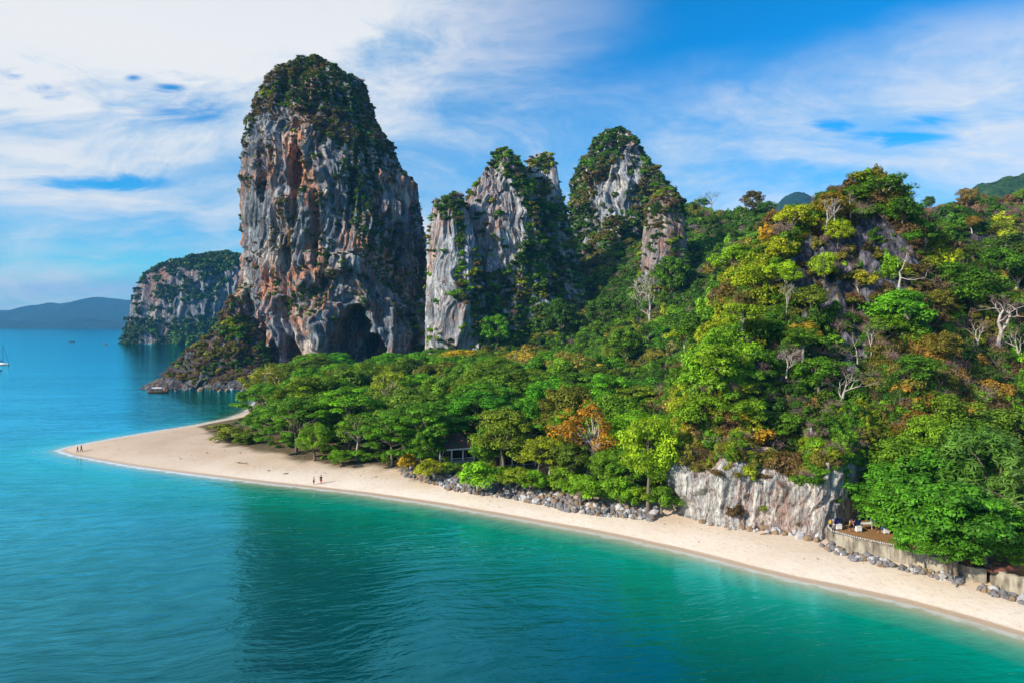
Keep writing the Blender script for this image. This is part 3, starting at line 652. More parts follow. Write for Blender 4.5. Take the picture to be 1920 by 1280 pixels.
# ---- undergrowth masses: geometry-node instances of small bushes
PROTO = bpy.data.collections.new('bush_shapes')
def proto(i, seed, nb, per, leaf, cr=.42, hz=.8, up=.5, long=1.0):
    r = np.random.default_rng(seed); bl = []
    for k in range(nb):
        d = unit(r.normal(size=3)); d[2] = abs(d[2]) * 1.0 - .25; q = r.uniform(.35, .85); s = cr * r.uniform(.6, 1.2)
        bl.append(((d[0] * q, d[1] * q, d[2] * q * hz * long), (s, s, s * .75 * long ** .5)))
    P_, N_, S_, V_, r2 = blob_leaves(bl, per, leaf, seed, up)
    o = bpy.data.objects.new('bush%02d' % i, leaf_mesh('bush', P_, N_, S_, V_, r2)); PROTO.objects.link(o)
for i in range(4): proto(i, 700 + i, 18, 80, .085)              # 0-3 near
for i in range(4): proto(4 + i, 710 + i, 14, 36, .15)            # 4-7 middle
for i in range(3): proto(8 + i, 720 + i, 8, 13, .34)             # 8-10 far
for i in range(2): proto(11 + i, 730 + i, 18, 70, .09, .36, 1.0, .2, 2.2)   # 11-12 hanging vines
for i in range(2):                                              # 13-14 leafless brush
    r = np.random.default_rng(740 + i); mb = MB()
    for k in range(46):
        d = unit(r.normal(size=3)); d[2] = abs(d[2]) + .25; a_ = Vector(r.normal(size=3) * .12); b_ = Vector(unit(d) * r.uniform(.6, 1.1)); c_ = a_.lerp(b_, .55)
        mb.tube([a_, c_ + Vector(r.normal(size=3)) * .06, b_], [.028, .02, .008], 3, False)
        for e in range(3): mb.tube([c_.lerp(b_, r.random()), b_ + Vector(r.normal(size=3)) * .3], [.014, .006], 3, False)
    PROTO.objects.link(bpy.data.objects.new('bush%02d' % (13 + i), mb.mesh('brush', TWIG)))
NG = bpy.data.node_groups.new('undergrowth', 'GeometryNodeTree')
NG.interface.new_socket('Geometry', in_out='INPUT', socket_type='NodeSocketGeometry'); NG.interface.new_socket('Geometry', in_out='OUTPUT', socket_type='NodeSocketGeometry')
gi, go = NG.nodes.new('NodeGroupInput'), NG.nodes.new('NodeGroupOutput')
ci = NG.nodes.new('GeometryNodeCollectionInfo'); ci.inputs['Collection'].default_value = PROTO; ci.inputs['Separate Children'].default_value = True; ci.inputs['Reset Children'].default_value = True
ip = NG.nodes.new('GeometryNodeInstanceOnPoints'); ip.inputs['Pick Instance'].default_value = True
m2p = NG.nodes.new('GeometryNodeMeshToPoints')
def na_(nm, ty):
    n = NG.nodes.new('GeometryNodeInputNamedAttribute'); n.data_type = ty; n.inputs['Name'].default_value = nm; return n.outputs['Attribute']
NG.links.new(gi.outputs[0], m2p.inputs['Mesh']); NG.links.new(m2p.outputs[0], ip.inputs['Points']); NG.links.new(ci.outputs[0], ip.inputs['Instance'])
NG.links.new(na_('idx', 'INT'), ip.inputs['Instance Index']); NG.links.new(na_('rot', 'FLOAT_VECTOR'), ip.inputs['Rotation']); NG.links.new(na_('scl', 'FLOAT_VECTOR'), ip.inputs['Scale'])
NG.links.new(ip.outputs[0], go.inputs[0])
NINST = 0
def undergrowth(name, label, pos, idx, scl, tint, seed=0):
    global NINST
    r = np.random.default_rng(seed); n = len(pos); NINST += n
    rot = np.stack([r.normal(size=n) * .15, r.normal(size=n) * .15, r.uniform(0, 6.28, n)], -1)
    me = mesh_np(name, pos, np.zeros((0, 3), np.int32), (), False, {'idx': ('INT', idx), 'rot': ('FLOAT_VECTOR', rot), 'scl': ('FLOAT_VECTOR', scl), 'tint': ('FLOAT_VECTOR', tint)})
    o = put(name, me, None, label, None, None, 'stuff'); md = o.modifiers.new('undergrowth', 'NODES'); md.node_group = NG; return o
def sample(v, f, n, seed):
    r = np.random.default_rng(seed); a, b, c = v[f[:, 0]], v[f[:, 1]], v[f[:, 2]]
    nr = np.cross(b - a, c - a); ar = np.linalg.norm(nr, axis=1); cs = np.cumsum(ar); k = np.searchsorted(cs, r.random(n) * cs[-1])
    k = np.minimum(k, len(f) - 1)
    u, w = r.random((2, n)); s = np.sqrt(u); nn = unit(nr[k])
    return a[k] * (1 - s)[:, None] + b[k] * (s * (1 - w))[:, None] + c[k] * (s * w)[:, None], nn, r
def pick(r, n, pal):
    w = np.array([q[1] for q in pal], float); cs = np.cumsum(w / w.sum()); k = np.searchsorted(cs, r.random(n)); return np.array([q[0] for q in pal])[np.minimum(k, len(pal) - 1)]
def patchy(r, pos, pal, sc=.05, seed=0, mix=.82):
    """palette colour by species patches, with strays"""
    n = len(pos); f = fbm(pos * sc, 3, seed); rk = (np.argsort(np.argsort(f)) + .5) / max(n, 1)
    w = np.array([q[1] for q in pal], float); cs = np.cumsum(w / w.sum()); k = np.minimum(np.searchsorted(cs, np.where(r.random(n) < mix, rk, r.random(n))), len(pal) - 1)
    return np.array([q[0] for q in pal])[k] * r.uniform(.7, 1.35, (n, 1)) * np.array([1, 1, 1]) + r.uniform(0, .012, (n, 3)) * np.array([1, 1, .3])
def grow_on(key, name, label, n, dens, size, pal, lod, seed, off=.25, sc=.05, brush=.0, vines=0.0):
    v, f = SURF[key]; p, nn, r = sample(v, f, n, seed); px, py = PIX(p)
    flip = np.sign((nn * np.array([p[:, 0], p[:, 1] - 415, 0 * p[:, 0]]).T).sum(1)); 
    vw = unit(np.array([0, 0, CAMZ]) - p); face = (nn * vw).sum(1)
    nz_ = nn[:, 2]
    ok = (r.random(n) < dens(px, py, nn, p, r)) & ((face > -.25))
    p, nn, px, py = p[ok], nn[ok], px[ok], py[ok]; k = len(p)
    s = r.uniform(size[0], size[1], k) * (.75 + .5 * r.random(k) ** 3); idx = r.choice(lod, k)
    bm_ = r.random(k) < brush; idx = np.where(bm_, r.integers(13, 15, k), idx)
    tint = patchy(r, p, pal(px, py) if callable(pal) else pal, sc, seed)
    undergrowth(name, label, p + nn * (s * off)[:, None], idx, np.stack([s, s, s * r.uniform(.7, 1.15, k)], -1), tint, seed)

def blur_in(px, py, polys, p, amp=14, sc=.12, seed=0):
    jx = px + (fbm(p * sc, 3, seed) - .5) * 2 * amp; jy = py + (fbm(p * sc + 50, 3, seed) - .5) * 2 * amp
    m_ = np.zeros(px.shape, bool)
    for q in polys: m_ |= in_poly(jx, jy, q)
    return m_
CAP = [[(440, 60), (720, 60), (722, 225), (742, 272), (738, 296), (722, 290), (712, 292), (690, 300), (660, 285), (640, 268), (600, 250), (575, 225), (550, 205), (520, 200), (495, 205), (480, 225), (465, 262), (440, 280)]]
STRIP = [[(640, 270), (690, 290), (715, 300), (712, 360), (722, 420), (748, 480), (752, 530), (700, 500), (672, 440), (655, 400), (648, 330)], [(690, 510), (800, 490), (806, 640), (770, 650), (745, 610), (735, 560)], [(765, 385), (800, 380), (806, 520), (770, 500)], [(535, 560), (560, 545), (585, 528), (604, 540), (575, 580), (545, 575)], [(445, 240), (470, 235), (462, 300), (448, 300)]]
SPOT = lambda p, s_, th: fbm(p * np.array([.16, .16, .10]), 3, s_) > th
def d1(px, py, nn, p, r): return np.where(blur_in(px, py, CAP, p, 10), 1.0, np.where(blur_in(px, py, STRIP, p, 12), .42, np.where((nn[:, 2] > .62) & (py < 560), .25, np.where(SPOT(p, 77, .63) & (py < 600), .55, .006))))
CAPPAL = lambda: [(DK, 2), (DG, 5), (MG, 2.6), (OL, 4), (BR, 3.4), ((.075, .07, .04), 3), (YG, .4)]
grow_on('t1', 'tower_scrub', 'dark green and brown scrub capping the tallest tower', 62000, d1, (.9, 1.75), CAPPAL(), np.arange(4, 8), 801, .08, .05, .06)
grow_on('h1', 'headland_scrub', 'olive and rust scrub over the low rocky headland', 4200, lambda px, py, nn, p, r: np.where(py < 712, np.where(SPOT(p, 78, .47), .8, .15), .02), (1.1, 2.3), [(OL, 4), (BR, 3), (MG, 2), (YG, 1.2), (DG, 2), (PK, 1)], np.arange(4, 8), 802, .25, .05, .18)
grow_on('h3', 'headland_scrub', 'rust and olive scrub on the boulder slope below the tower', 1500, lambda px, py, nn, p, r: np.where((py < 724) & SPOT(p, 83, .46), .7, .03), (1.0, 2.0), [(OL, 3), (BR, 4), (PK, 2), (MG, 1)], np.arange(4, 8), 803, .25, .05, .25)
R2 = [[(868, 400), (885, 372), (907, 340), (924, 286), (940, 290), (945, 330), (972, 360), (990, 392), (985, 440), (965, 490), (935, 510), (905, 500), (868, 490)], [(812, 395), (832, 385), (852, 420), (862, 480), (850, 560), (842, 660), (797, 670), (797, 480)], [(797, 480), (832, 480), (842, 560), (880, 575), (895, 660), (797, 670)], [(1030, 320), (1045, 320), (1052, 400), (1040, 400)], [(862, 500), (905, 475), (938, 480), (925, 510), (880, 505)]]
def d2(px, py, nn, p, r): return np.where(blur_in(px, py, R2, p, 7), np.where(SPOT(p, 79, .66), .4, .01), np.where(nn[:, 2] > -.1, .8, .45))
P2 = lambda px, py: [(DG, 4), (MG, 4), (BG, 3.5), (OL, 2.4), (YG, 1.6), (BR, .8), (DK, 2)]
for k_, nn_ in (('t2a', 3200), ('t2b', 9000), ('t2c', 5200), ('t2d', 700)):
    grow_on(k_, 'massif_scrub', {'t2a': 'green bushes on the left buttress of the twin-summit massif', 't2b': 'green bushes round the main summit of the massif', 't2c': 'dark bushes on the right summit of the massif', 't2d': 'sparse bushes on the low wall beside the tallest tower'}[k_], nn_, d2, (1.3, 2.9), P2(0, 0), np.arange(4, 8), 810 + nn_, .25, .06, .06)
R3 = [[(1140, 335), (1160, 285), (1182, 262), (1206, 300), (1200, 335), (1192, 375), (1160, 410), (1122, 405), (1115, 350)], [(1105, 365), (1150, 365), (1160, 400), (1110, 395)]]
grow_on('t3', 'peak_scrub', 'dark green bushes clothing the pointed peak', 21000, lambda px, py, nn, p, r: np.where(blur_in(px, py, R3, p, 8), .05, .8) * (py < 600), (1.6, 3.3), [(DG, 5), (DK, 3), (MG, 4), (OL, 2.4), (BR, 1.0), (BG, .8)], np.arange(4, 11), 830, .25, .05, .06)
R4 = [[(1200, 405), (1285, 400), (1290, 480), (1245, 500), (1195, 530)]]
grow_on('t4', 'pinnacle_scrub', 'bushes on and around the slender pinnacle', 4200, lambda px, py, nn, p, r: np.where(blur_in(px, py, R4, p, 8), np.where(SPOT(p * 2, 82, .55), .55, .05), .9), (.9, 1.9), [(MG, 4), (BG, 2), (YG, 2), (OL, 3), (BR, 1.5), (DG, 2)], np.arange(0, 8), 840, .25, .06, .1)
grow_on('t5', 'island_forest', 'dark forest on the top and foot of the far island', 9000, lambda px, py, nn, p, r: np.where((py < 495 + 14 * fbm(p * .02, 2, 4)) | (nn[:, 2] > .6), .95, np.where((py > 597) & SPOT(p * .3, 80, .42), .85, np.where(SPOT(p * .35, 81, .66), .45, .01))), (4, 8), [(DK, 5), (DG, 4), (MG, 1.5), (OL, 1)], np.arange(8, 11), 850, .1, .01)

# ---- hill undergrowth
hf3 = np.vstack([HF[:, [0, 1, 2]], HF[:, [0, 2, 3]]])
def hill_scrub(name, label, n, sel, size, pal, lod, seed, brush=.05, vines=0, sc=.05):
    cen = HV[hf3].mean(1); cpx, cpy = PIX(cen); keep = sel(cpx, cpy, cen, np.random.default_rng(0)) & (cpx > 690) & (cpx < 2090) & (cen[:, 2] > 2)
    p, nn, r = sample(HV, hf3[keep], n, seed); nn = nn * np.sign(nn[:, 2:3]); px, py = PIX(p)
    vw = unit(np.array([0, 0, CAMZ]) - p); face = (nn * vw).sum(1)
    ok = sel(px, py, p, r) & (p[:, 2] > 3.2) & (face > -.12) & (px > 700) & (px < 2080)
    p, nn, px, py = p[ok], nn[ok], px[ok], py[ok]; k = len(p)
    s = r.uniform(size[0], size[1], k) * (.7 + .6 * r.random(k) ** 3); idx = r.choice(lod, k)
    b = r.random(k); idx = np.where(b < brush, r.integers(13, 15, k), np.where(b > 1 - vines, r.integers(11, 13, k), idx))
    undergrowth(name, label, p + nn * (s * .25)[:, None], idx, np.stack([s, s, s * r.uniform(.75, 1.3, k)], -1), patchy(r, p, pal, sc, seed), seed)
FRONTHILL = lambda p: (p[:, 1] < 190) & (p[:, 0] > 25)
ROCKY = [[(1480, 450), (1560, 430), (1640, 400), (1700, 430), (1720, 500), (1690, 560), (1600, 600), (1520, 600), (1470, 560), (1470, 480)], [(1560, 650), (1640, 640), (1650, 700), (1570, 690)], [(1600, 720), (1660, 720), (1650, 780), (1600, 760)]]
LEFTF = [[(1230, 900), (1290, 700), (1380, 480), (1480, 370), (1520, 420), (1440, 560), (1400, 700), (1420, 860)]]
GULLY = [[(1640, 640), (1920, 640), (1920, 860), (1700, 860), (1640, 800)]]
def selA(px, py, p, r): return FRONTHILL(p) & ~blur_in(px, py, LEFTF, p, 22, .1, 6) & ~blur_in(px, py, GULLY, p, 25, .1, 7) & ((r.random(len(px)) < .46) | ~blur_in(px, py, ROCKY, p, 24, .16, 5))
hill_scrub('hill_scrub', 'mixed green and brown bushes on the face of the steep hill', 9000, selA, (.7, 2.3), [(DG, 4), (MG, 6), (BR, 2.6), (OL, 3.8), (BG, 1.6), (YG, 1.5), (PK, 1.0)], np.arange(0, 4), 860, .13, .22, .07)
hill_scrub('hill_scrub', 'yellow-green bushes with sunlight put into their tint on the left flank of the steep hill', 4200, lambda px, py, p, r: FRONTHILL(p) & blur_in(px, py, LEFTF, p, 22, .1, 6), (.8, 2.5), [(BG, 3.5), (YG, 4.5), (MG, 3.2), (OL, 1.8), (BR, .8), ((.26, .20, .03), 1)], np.arange(0, 4), 861, .05, .28, .08)  # brighter palette: species yellow-green plus sunlight put into the tint
hill_scrub('hill_scrub', 'olive and ochre thicket in the gully right of the steep hill', 3800, lambda px, py, p, r: FRONTHILL(p) & blur_in(px, py, GULLY, p, 25, .1, 7), (.8, 2.0), [(OL, 5), ((.135, .105, .03), 3), (MG, 3), (BR, 2), (BG, 1), (DG, 2)], np.arange(0, 4), 862, .10, .10, .07)
hill_scrub('ridge_forest', 'dense green forest on the slopes between the peaks and the steep hill', 20000, lambda px, py, p, r: (p[:, 1] >= 190) & ~((p[:, 1] > 262) & (p[:, 0] > 180)) & (r.random(len(px)) < np.where(p[:, 1] > 420, .7, .85)), (1.5, 3.4), [(DG, 5), (MG, 6), (BG, 2.6), (DK, 3), (OL, 2), (YG, .9), (GG, 1.1), (BR, .7)], np.arange(0, 8), 863, .02, .10, .035)
hill_scrub('ridge_forest', 'ochre and brown forest on the ridge at the right edge', 9000, lambda px, py, p, r: (p[:, 1] > 262) & (p[:, 0] > 180), (1.6, 3.4), [(ORG, 2), ((.17, .125, .03), 4), (OL, 3), (BR, 3), (PK, 3.0), (MG, 1)], np.arange(4, 8), 864, .10, 0, .03)

# ------------------------------------------------------------------ pale cliff at the foot of the steep hill
def gnd(x, y):
    x, y = np.atleast_1d(np.float64(x)), np.atleast_1d(np.float64(y)); z, s = ground_z(x, y)
    rs = line_sd(x, y, REV); fd = sstep(x, REV[0][0] - 6, REV[0][0] + 8) * sstep(x, 45, 34)
    return np.where(s > 0, z + 1.35 * sstep(rs, .8, 4.2) * fd, z)
def cliff(base, tops, nu, nv, seed):
    """wall along base pixels (px, py, z); tops = (height, lean outwards) at each"""
    B = np.array([G(*b) for b in base]); L = np.concatenate([[0], np.cumsum(np.linalg.norm(np.diff(B[:, :2], axis=0), axis=1))])
    u = np.linspace(0, L[-1], nu); bx, by = np.interp(u, L, B[:, 0]), np.interp(u, L, B[:, 1])
    k = np.ones(15) / 15; bx, by = [np.convolve(np.pad(a, 7, 'edge'), k, 'valid') for a in (bx, by)]
    hh = np.interp(u, L, [q[0] for q in tops]) + (fbm(np.stack([u * .22, 0 * u, 0 * u], -1), 3, seed) - .5) * 6; ln = np.interp(u, L, [q[1] for q in tops])
    tx, ty = np.gradient(bx), np.gradient(by); n_ = np.hypot(tx, ty); nx, ny = ty / n_, -tx / n_
    w = np.linspace(0, 1, nv)[None]
    prof = ln[:, None] * (np.sin(w * math.pi * .62)) - 4.2 * sstep(w, .62, 1.0) ** 1.3 - .9 * (1 - sstep(w, 0, .12)) * 0
    z = 1.0 + hh[:, None] * w
    q = np.stack([bx[:, None] + 0 * w, by[:, None] + 0 * w, z], -1)
    sk = q + (np.stack([fbm(q * .25, 2, seed + e) for e in range(3)], -1) - .5) * 1.4 + np.stack([-.25 * z, 0 * z, 0 * z], -1)
    dsp = (ridged(sk * np.array([.38, .38, .03]), 3, seed) - .6) * 2.4 + (ridged(sk * np.array([1.3, 1.3, .16]), 2, seed + 3) - .6) * .8 + (fbm(q * .8, 3, seed + 6) - .5) * .7
    foot = (1 - sstep(w, .02, .22)) * (fbm(q * .6, 3, seed + 9)) * 2.0
    o = prof + dsp + foot
    x, y = q[..., 0] + nx[:, None] * o, q[..., 1] + ny[:, None] * o
    v = np.stack([x, y, z], -1).reshape(-1, 3)
    return v, grid_faces(nu, nv)
CB = [(1282, 905, 3), (1277, 925, 3), (1284, 945, 2.6), (1320, 962, 2.4), (1370, 972, 2.4), (1430, 976, 2.4), (1480, 984, 2.4), (1525, 994, 2.4), (1552, 990, 2.6), (1580, 975, 2.8), (1615, 962, 3), (1660, 948, 3), (1700, 940, 3)]
CT = [(9, .5), (10.5, 2.0), (11.5, 3.2), (11.5, 2.4), (12, 1.2), (12.5, .6), (12, .2), (12.3, .4), (14, .8), (16.5, .8), (17, .6), (16, .4), (12, 0)]
v, f = cliff(CB, CT, 420, 150, 900)
cl = thing('limestone_cliff', 'overhanging pale streaked cliff at the top of the sand under the steep hill', 'cliff')
put('rock_face', mesh_np('rock_face', v, f, [ROCKW], True), cl); SURF['cl'] = (v, np.vstack([f[:, [0, 1, 2]], f[:, [0, 2, 3]]]))

# boulder shapes shared by every loose stone
STONE = plain('grey_rubble', (.17, .165, .175), .85, .25, .7, .9)
STONEB = plain('brown_rubble', (.24, .17, .11), .85, .25, .5, 1.1)
STONEL = plain('pale_rubble', (.42, .41, .42), .85, .25, .4, 1.1)
def stone_mesh(seed, matl):
    bm = bmesh.new(); bmesh.ops.create_icosphere(bm, subdivisions=1, radius=.5); r = np.random.default_rng(seed)
    ax = r.uniform(.7, 1.3, 3)
    for v_ in bm.verts: v_.co = Vector([c * a for c, a in zip(v_.co, ax)]) * r.uniform(.75, 1.2)
    me = bpy.data.meshes.new('stone'); bm.to_mesh(me); bm.free(); me.materials.append(matl); return me
STONES = [stone_mesh(910 + i, STONE if i % 5 < 3 else STONEL if i % 5 == 3 else STONEB) for i in range(15)]
def strew(parent, path, across, n_parts, n_rest, size, seed, rise=1.6, pick_=None):
    """stones piled on a slope along path (world xy), 'across' metres deep"""
    r = np.random.default_rng(seed); L = np.concatenate([[0], np.cumsum(np.linalg.norm(np.diff(path, axis=0), axis=1))]); n = n_parts + n_rest
    u = r.random(n) * L[-1]; w = r.random(n) ** .9
    bx, by = np.interp(u, L, path[:, 0]), np.interp(u, L, path[:, 1])
    tx = np.interp(u + .5, L, path[:, 0]) - np.interp(u - .5, L, path[:, 0]); ty = np.interp(u + .5, L, path[:, 1]) - np.interp(u - .5, L, path[:, 1]); l_ = np.hypot(tx, ty) + 1e-6
    ac = across * (.75 + .5 * fbm(np.stack([u * .12, 0 * u, 0 * u + seed], -1), 2, seed))
    x, y = bx - ty / l_ * w * ac, by + tx / l_ * w * ac
    z = gnd(bx, by) + rise * w * ac / across + r.uniform(-.1, .25, n)
    s = r.uniform(*size, n) * (1 + .35 * (r.random(n) < .15)); order = np.argsort(w + r.random(n) * .6 - s * .3)
    rest_v, rest_f, rm = [], [], []
    for c, i in enumerate(order):
        k = int(r.integers(len(STONES))) if pick_ is None else int(r.choice(pick_)); e = Euler(r.uniform(0, 6.28, 3))
        if c < n_parts:
            o = put('stone', STONES[k], parent, loc=(x[i], y[i], z[i])); o.rotation_euler = e; o.scale = (s[i],) * 3
        else:
            Mx = np.array(e.to_matrix()); me = STONES[k]; co = np.empty(len(me.vertices) * 3, np.float32); me.vertices.foreach_get('co', co)
            co = co.reshape(-1, 3) @ Mx.T * s[i] + np.array([x[i], y[i], z[i]]); b = sum(len(q) for q in rest_v)
            fi = np.empty(len(me.polygons) * 3, np.int32); me.polygons.foreach_get('vertices', fi); rest_f.append(fi.reshape(-1, 3) + b); rest_v.append(co); rm += [0 if k % 5 < 3 else 1 if k % 5 == 3 else 2] * len(me.polygons)
    if n_rest: put('rubble', mesh_np('rubble', np.vstack(rest_v), np.vstack(rest_f), [STONE, STONEL, STONEB], False, None, rm), parent, kind='stuff')
rv = thing('rock_revetment', 'bank of grey rubble stones between the sand and the beach gardens', 'revetment')
strew(rv, REV[:-1], 3.3, 300, 1100, (.32, 1.15), 920, 1.6)

# ------------------------------------------------------------------ terrace, walls
m, t = mat('weathered_concrete'); p_ = POS(t)
n_a = NOISE(t, VM(t, 'MULTIPLY', p_, (1.6, 1.6, .25)), 1.0, 5, .65); n_b = NOISE(t, p_, .5, 4)
out(t, PRIN(t, RAMP(t, M(t, 'ADD', M(t, 'MULTIPLY', n_a, .65), M(t, 'MULTIPLY', n_b, .35)), [(.34, (.06, .055, .045)), (.46, (.22, .19, .15)), (.56, (.40, .36, .29)), (.68, (.52, .44, .31))]), .9, .2, BUMP(t, n_a, .06)))
CONC = m
EARTH = plain('brown_earth', (.30, .17, .07), .95, .1, .35, 1.6)
def wall(path_px, z0, hgt, thick, name, label):
    P0 = np.array([G(px, py, z0) for px, py in path_px]); mb = MB(); pts = []
    for i in range(len(P0) - 1):
        for k in range(4): pts.append(P0[i] + (P0[i + 1] - P0[i]) * k / 4)
    pts.append(P0[-1]); pts = np.array(pts); g = np.gradient(pts[:, :2], axis=0); g /= np.linalg.norm(g, axis=1)[:, None]; nn = np.stack([-g[:, 1], g[:, 0]], -1)
    rings = []
    for i, (p_, n_) in enumerate(zip(pts, nn)):
        j = .06 * math.sin(i * 2.1); h_ = hgt + j
        rings.append([(p_[0], p_[1], z0 - 1.0), (p_[0] + n_[0] * .06, p_[1] + n_[1] * .06, z0 + h_ - .12), (p_[0] - n_[0] * .04, p_[1] - n_[1] * .04, z0 + h_ - .10), (p_[0] - n_[0] * .04, p_[1] - n_[1] * .04, z0 + h_), (p_[0] + n_[0] * thick, p_[1] + n_[1] * thick, z0 + h_), (p_[0] + n_[0] * thick, p_[1] + n_[1] * thick, z0 - 1.0)])
    o = thing(name, label, 'wall'); mb.loft(rings); mb.build('wall_body', CONC, o); return o, pts, nn
W1 = [(1547, 1000), (1556, 1012), (1600, 1025), (1650, 1036), (1700, 1046), (1750, 1060), (1795, 1071)]
w1, wp1, wn1 = wall(W1, 2.0, 1.15, .45, 'retaining_wall', 'low sandy concrete retaining wall edging the brown terrace')
for i in range(0, len(wp1)):
    for k in range(3):
        q = wp1[i] if i == len(wp1) - 1 else wp1[i] + (wp1[i + 1] - wp1[i]) * k / 3
        o = put('edging_stone', STONES[3 if (i + k) % 3 else 8], w1, loc=(q[0] + wn1[i][0] * .3, q[1] + wn1[i][1] * .3, 3.28)); o.scale = (.34, .3, .3); o.rotation_euler = (i, k * 2, i + k)
wall([(1797, 1071), (1825, 1078), (1850, 1081)], 2.0, .9, .4, 'retaining_wall', 'short grey wall in shade between the two longer walls')
wall([(1846, 1050), (1848, 1066), (1856, 1080), (1875, 1091), (1900, 1098), (1940, 1107)], 2.0, 1.2, .45, 'retaining_wall', 'curved grey wall at the right edge above the sand')
mb = MB(); tp = [G(*q, 2.9) for q in [(1560, 991), (1600, 1006), (1650, 1015), (1700, 1025), (1750, 1037), (1800, 1048), (1850, 1052), (1930, 1060)]]
bk = [G(*q, 2.95) for q in [(1560, 982), (1600, 975), (1650, 968), (1700, 962), (1750, 962), (1800, 962), (1850, 962), (1930, 962)]]
mb.loft([[a, b, b - np.array([0, 0, 2.5]), a - np.array([0, 0, 2.5])] for a, b in zip(tp, bk)])
mb.build('terrace', EARTH, None, label='flat brown earth terrace under the big shade trees', kind='structure')
rr_ = thing('boulder_row', 'line of rough boulders below the terrace retaining wall', 'boulders')
strew(rr_, np.array([G(px, py, 2.0)[:2] for px, py in [(1536, 1014), (1560, 1024), (1600, 1036), (1650, 1046), (1700, 1056), (1750, 1068), (1800, 1080)]]), 1.6, 110, 60, (.4, .95), 930, .25)
rr2 = thing('boulder_row', 'dark boulders strewn below the curved wall at the right edge', 'boulders')
strew(rr2, np.array([G(px, py, 2.0)[:2] for px, py in [(1828, 1088), (1860, 1098), (1890, 1106), (1935, 1116)]]), 1.4, 40, 20, (.35, .9), 931, .2)
rr3 = thing('boulder_pile', 'small pile of grey stones beside the gap left of the pale cliff', 'boulders')
strew(rr3, np.array([G(px, py, 2.6)[:2] for px, py in [(1284, 953), (1312, 960)]]), 1.6, 24, 10, (.5, .9), 932, .8)
rr5 = thing('fallen_blocks', 'fallen limestone blocks along the foot of the pale cliff', 'boulders')
strew(rr5, np.array([G(px, py, 2.4)[:2] for px, py in [(1300, 962), (1370, 979), (1430, 984), (1480, 992), (1535, 1003)]]), 1.5, 60, 50, (.25, 1.2), 934, .2, [3, 8, 13, 4, 9])
rr4 = thing('shore_boulders', 'dark wet boulders along the waterline below the tallest tower', 'boulders')
rS = np.random.default_rng(933)
for k in range(70):
    q = G(rS.uniform(290, 530), rS.uniform(721, 733), .2); o = put('boulder', STONES[int(rS.integers(15))], rr4, loc=tuple(q)); o.scale = (float(rS.uniform(1.2, 3.4)),) * 3; o.rotation_euler = tuple(rS.uniform(0, 6, 3))

# ------------------------------------------------------------------ bungalows
WHITE = plain('white_paint', (.78, .77, .74), .6, .3, .1, 2)
TILE = plain('brown_roof_tile', (.14, .075, .055), .8, .25, .4, 4)
DARKW = plain('dark_timber', (.06, .04, .03), .7, .3, .4, 3)
GLASS = plain('dark_window', (.02, .025, .03), .12, .6, .1, 1)
def bungalow(px, py, z, rz, label, w=7.5, d=6.5):
    o = thing('bungalow', label, 'bungalow', tuple(G(px, py, z)), rz, 1, 'beach bungalows among the trees')
    MB().box((0, d / 2, .25), (w, d, .5)).build('floor', CONC, o)
    MB().box((0, d / 2 + 1.1, 1.75), (w - .6, d - 2.6, 2.5)).build('wall', DARKW, o)
    for x in np.linspace(-w / 2 + .2, w / 2 - .2, 4): MB().box((x, .25, 1.75), (.24, .24, 2.5)).build('post', WHITE, o)
    for s_ in (-1, 1):
        b_ = MB().tube([(s_ * (w / 2 - .25), .25, .9), (s_ * (w / 2 - 1.1), .25, 2.8)], [.07, .07], 5).build('brace', WHITE, o)
        wn = MB().box((s_ * 1.6, 1.02 + .0, 1.7), (1.5, .05, 1.5)).build('window', GLASS, o); MB().box((s_ * 1.6, .98, 2.5), (1.7, .06, .1)).build('frame', WHITE, wn)
    MB().box((0, .25, .95), (w - .4, .06, .1)).build('railing', WHITE, o)
    e = .6; R_ = [(-w / 2 - e, -e, 3.0), (w / 2 + e, -e, 3.0), (w / 2 + e, d + e, 3.0), (-w / 2 - e, d + e, 3.0), (-1.2, d / 2, 5.6), (1.2, d / 2, 5.6)]
    rf = MB().add(R_, [[0, 1, 5, 4], [1, 2, 5], [2, 3, 4, 5], [3, 0, 4], [3, 2, 1, 0]]).build('roof', TILE, o)
    for k in range(1, 9):
        u = k / 9; a = Vector(R_[0]).lerp(Vector(R_[4]), u); b = Vector(R_[1]).lerp(Vector(R_[5]), u); MB().box(((a.x + b.x) / 2, a.y, a.z + .03), (b.x - a.x, .10, .07)).build('tile_course', TILE, rf)
    MB().box((0, -e - .02, 2.95), (w + 2 * e, .05, .22)).box((w / 2 + e + .02, d / 2, 2.95), (.05, d + 2 * e, .22)).box((-w / 2 - e - .02, d / 2, 2.95), (.05, d + 2 * e, .22)).build('fascia', WHITE, rf)
bungalow(858, 868, 3.2, .35, 'brown-roofed white-posted bungalow at the left end of the rubble bank')
bungalow(972, 880, 2.8, .3, 'brown-roofed bungalow half hidden behind the round olive-green tree')
bungalow(1150, 874, 2.8, .25, 'bungalow deep in shade behind the orange-leaved tree')
# stone gate in the gap beside the cliff
g_ = thing('garden_gate', 'small stone gateway in the gap left of the pale cliff', 'gate', tuple(G(1268, 938, 2.9)), .2)
for s_ in (-1, 1): MB().box((s_ * 1.25, 0, 1.1), (.5, .5, 2.4)).build('pier', CONC, g_)
MB().box((0, 0, 2.42), (3.3, .6, .24)).build('lintel', DARKW, g_); MB().box((.45, .1, .95), (.08, .06, 1.9)).box((-.5, .12, .95), (.9, .06, 1.9)).build('door_leaf', DARKW, g_)
for k in range(3): MB().box((0, -.8 - k * .5, -.1 - k * .22), (2.4, .5, .3)).build('step', CONC, g_)

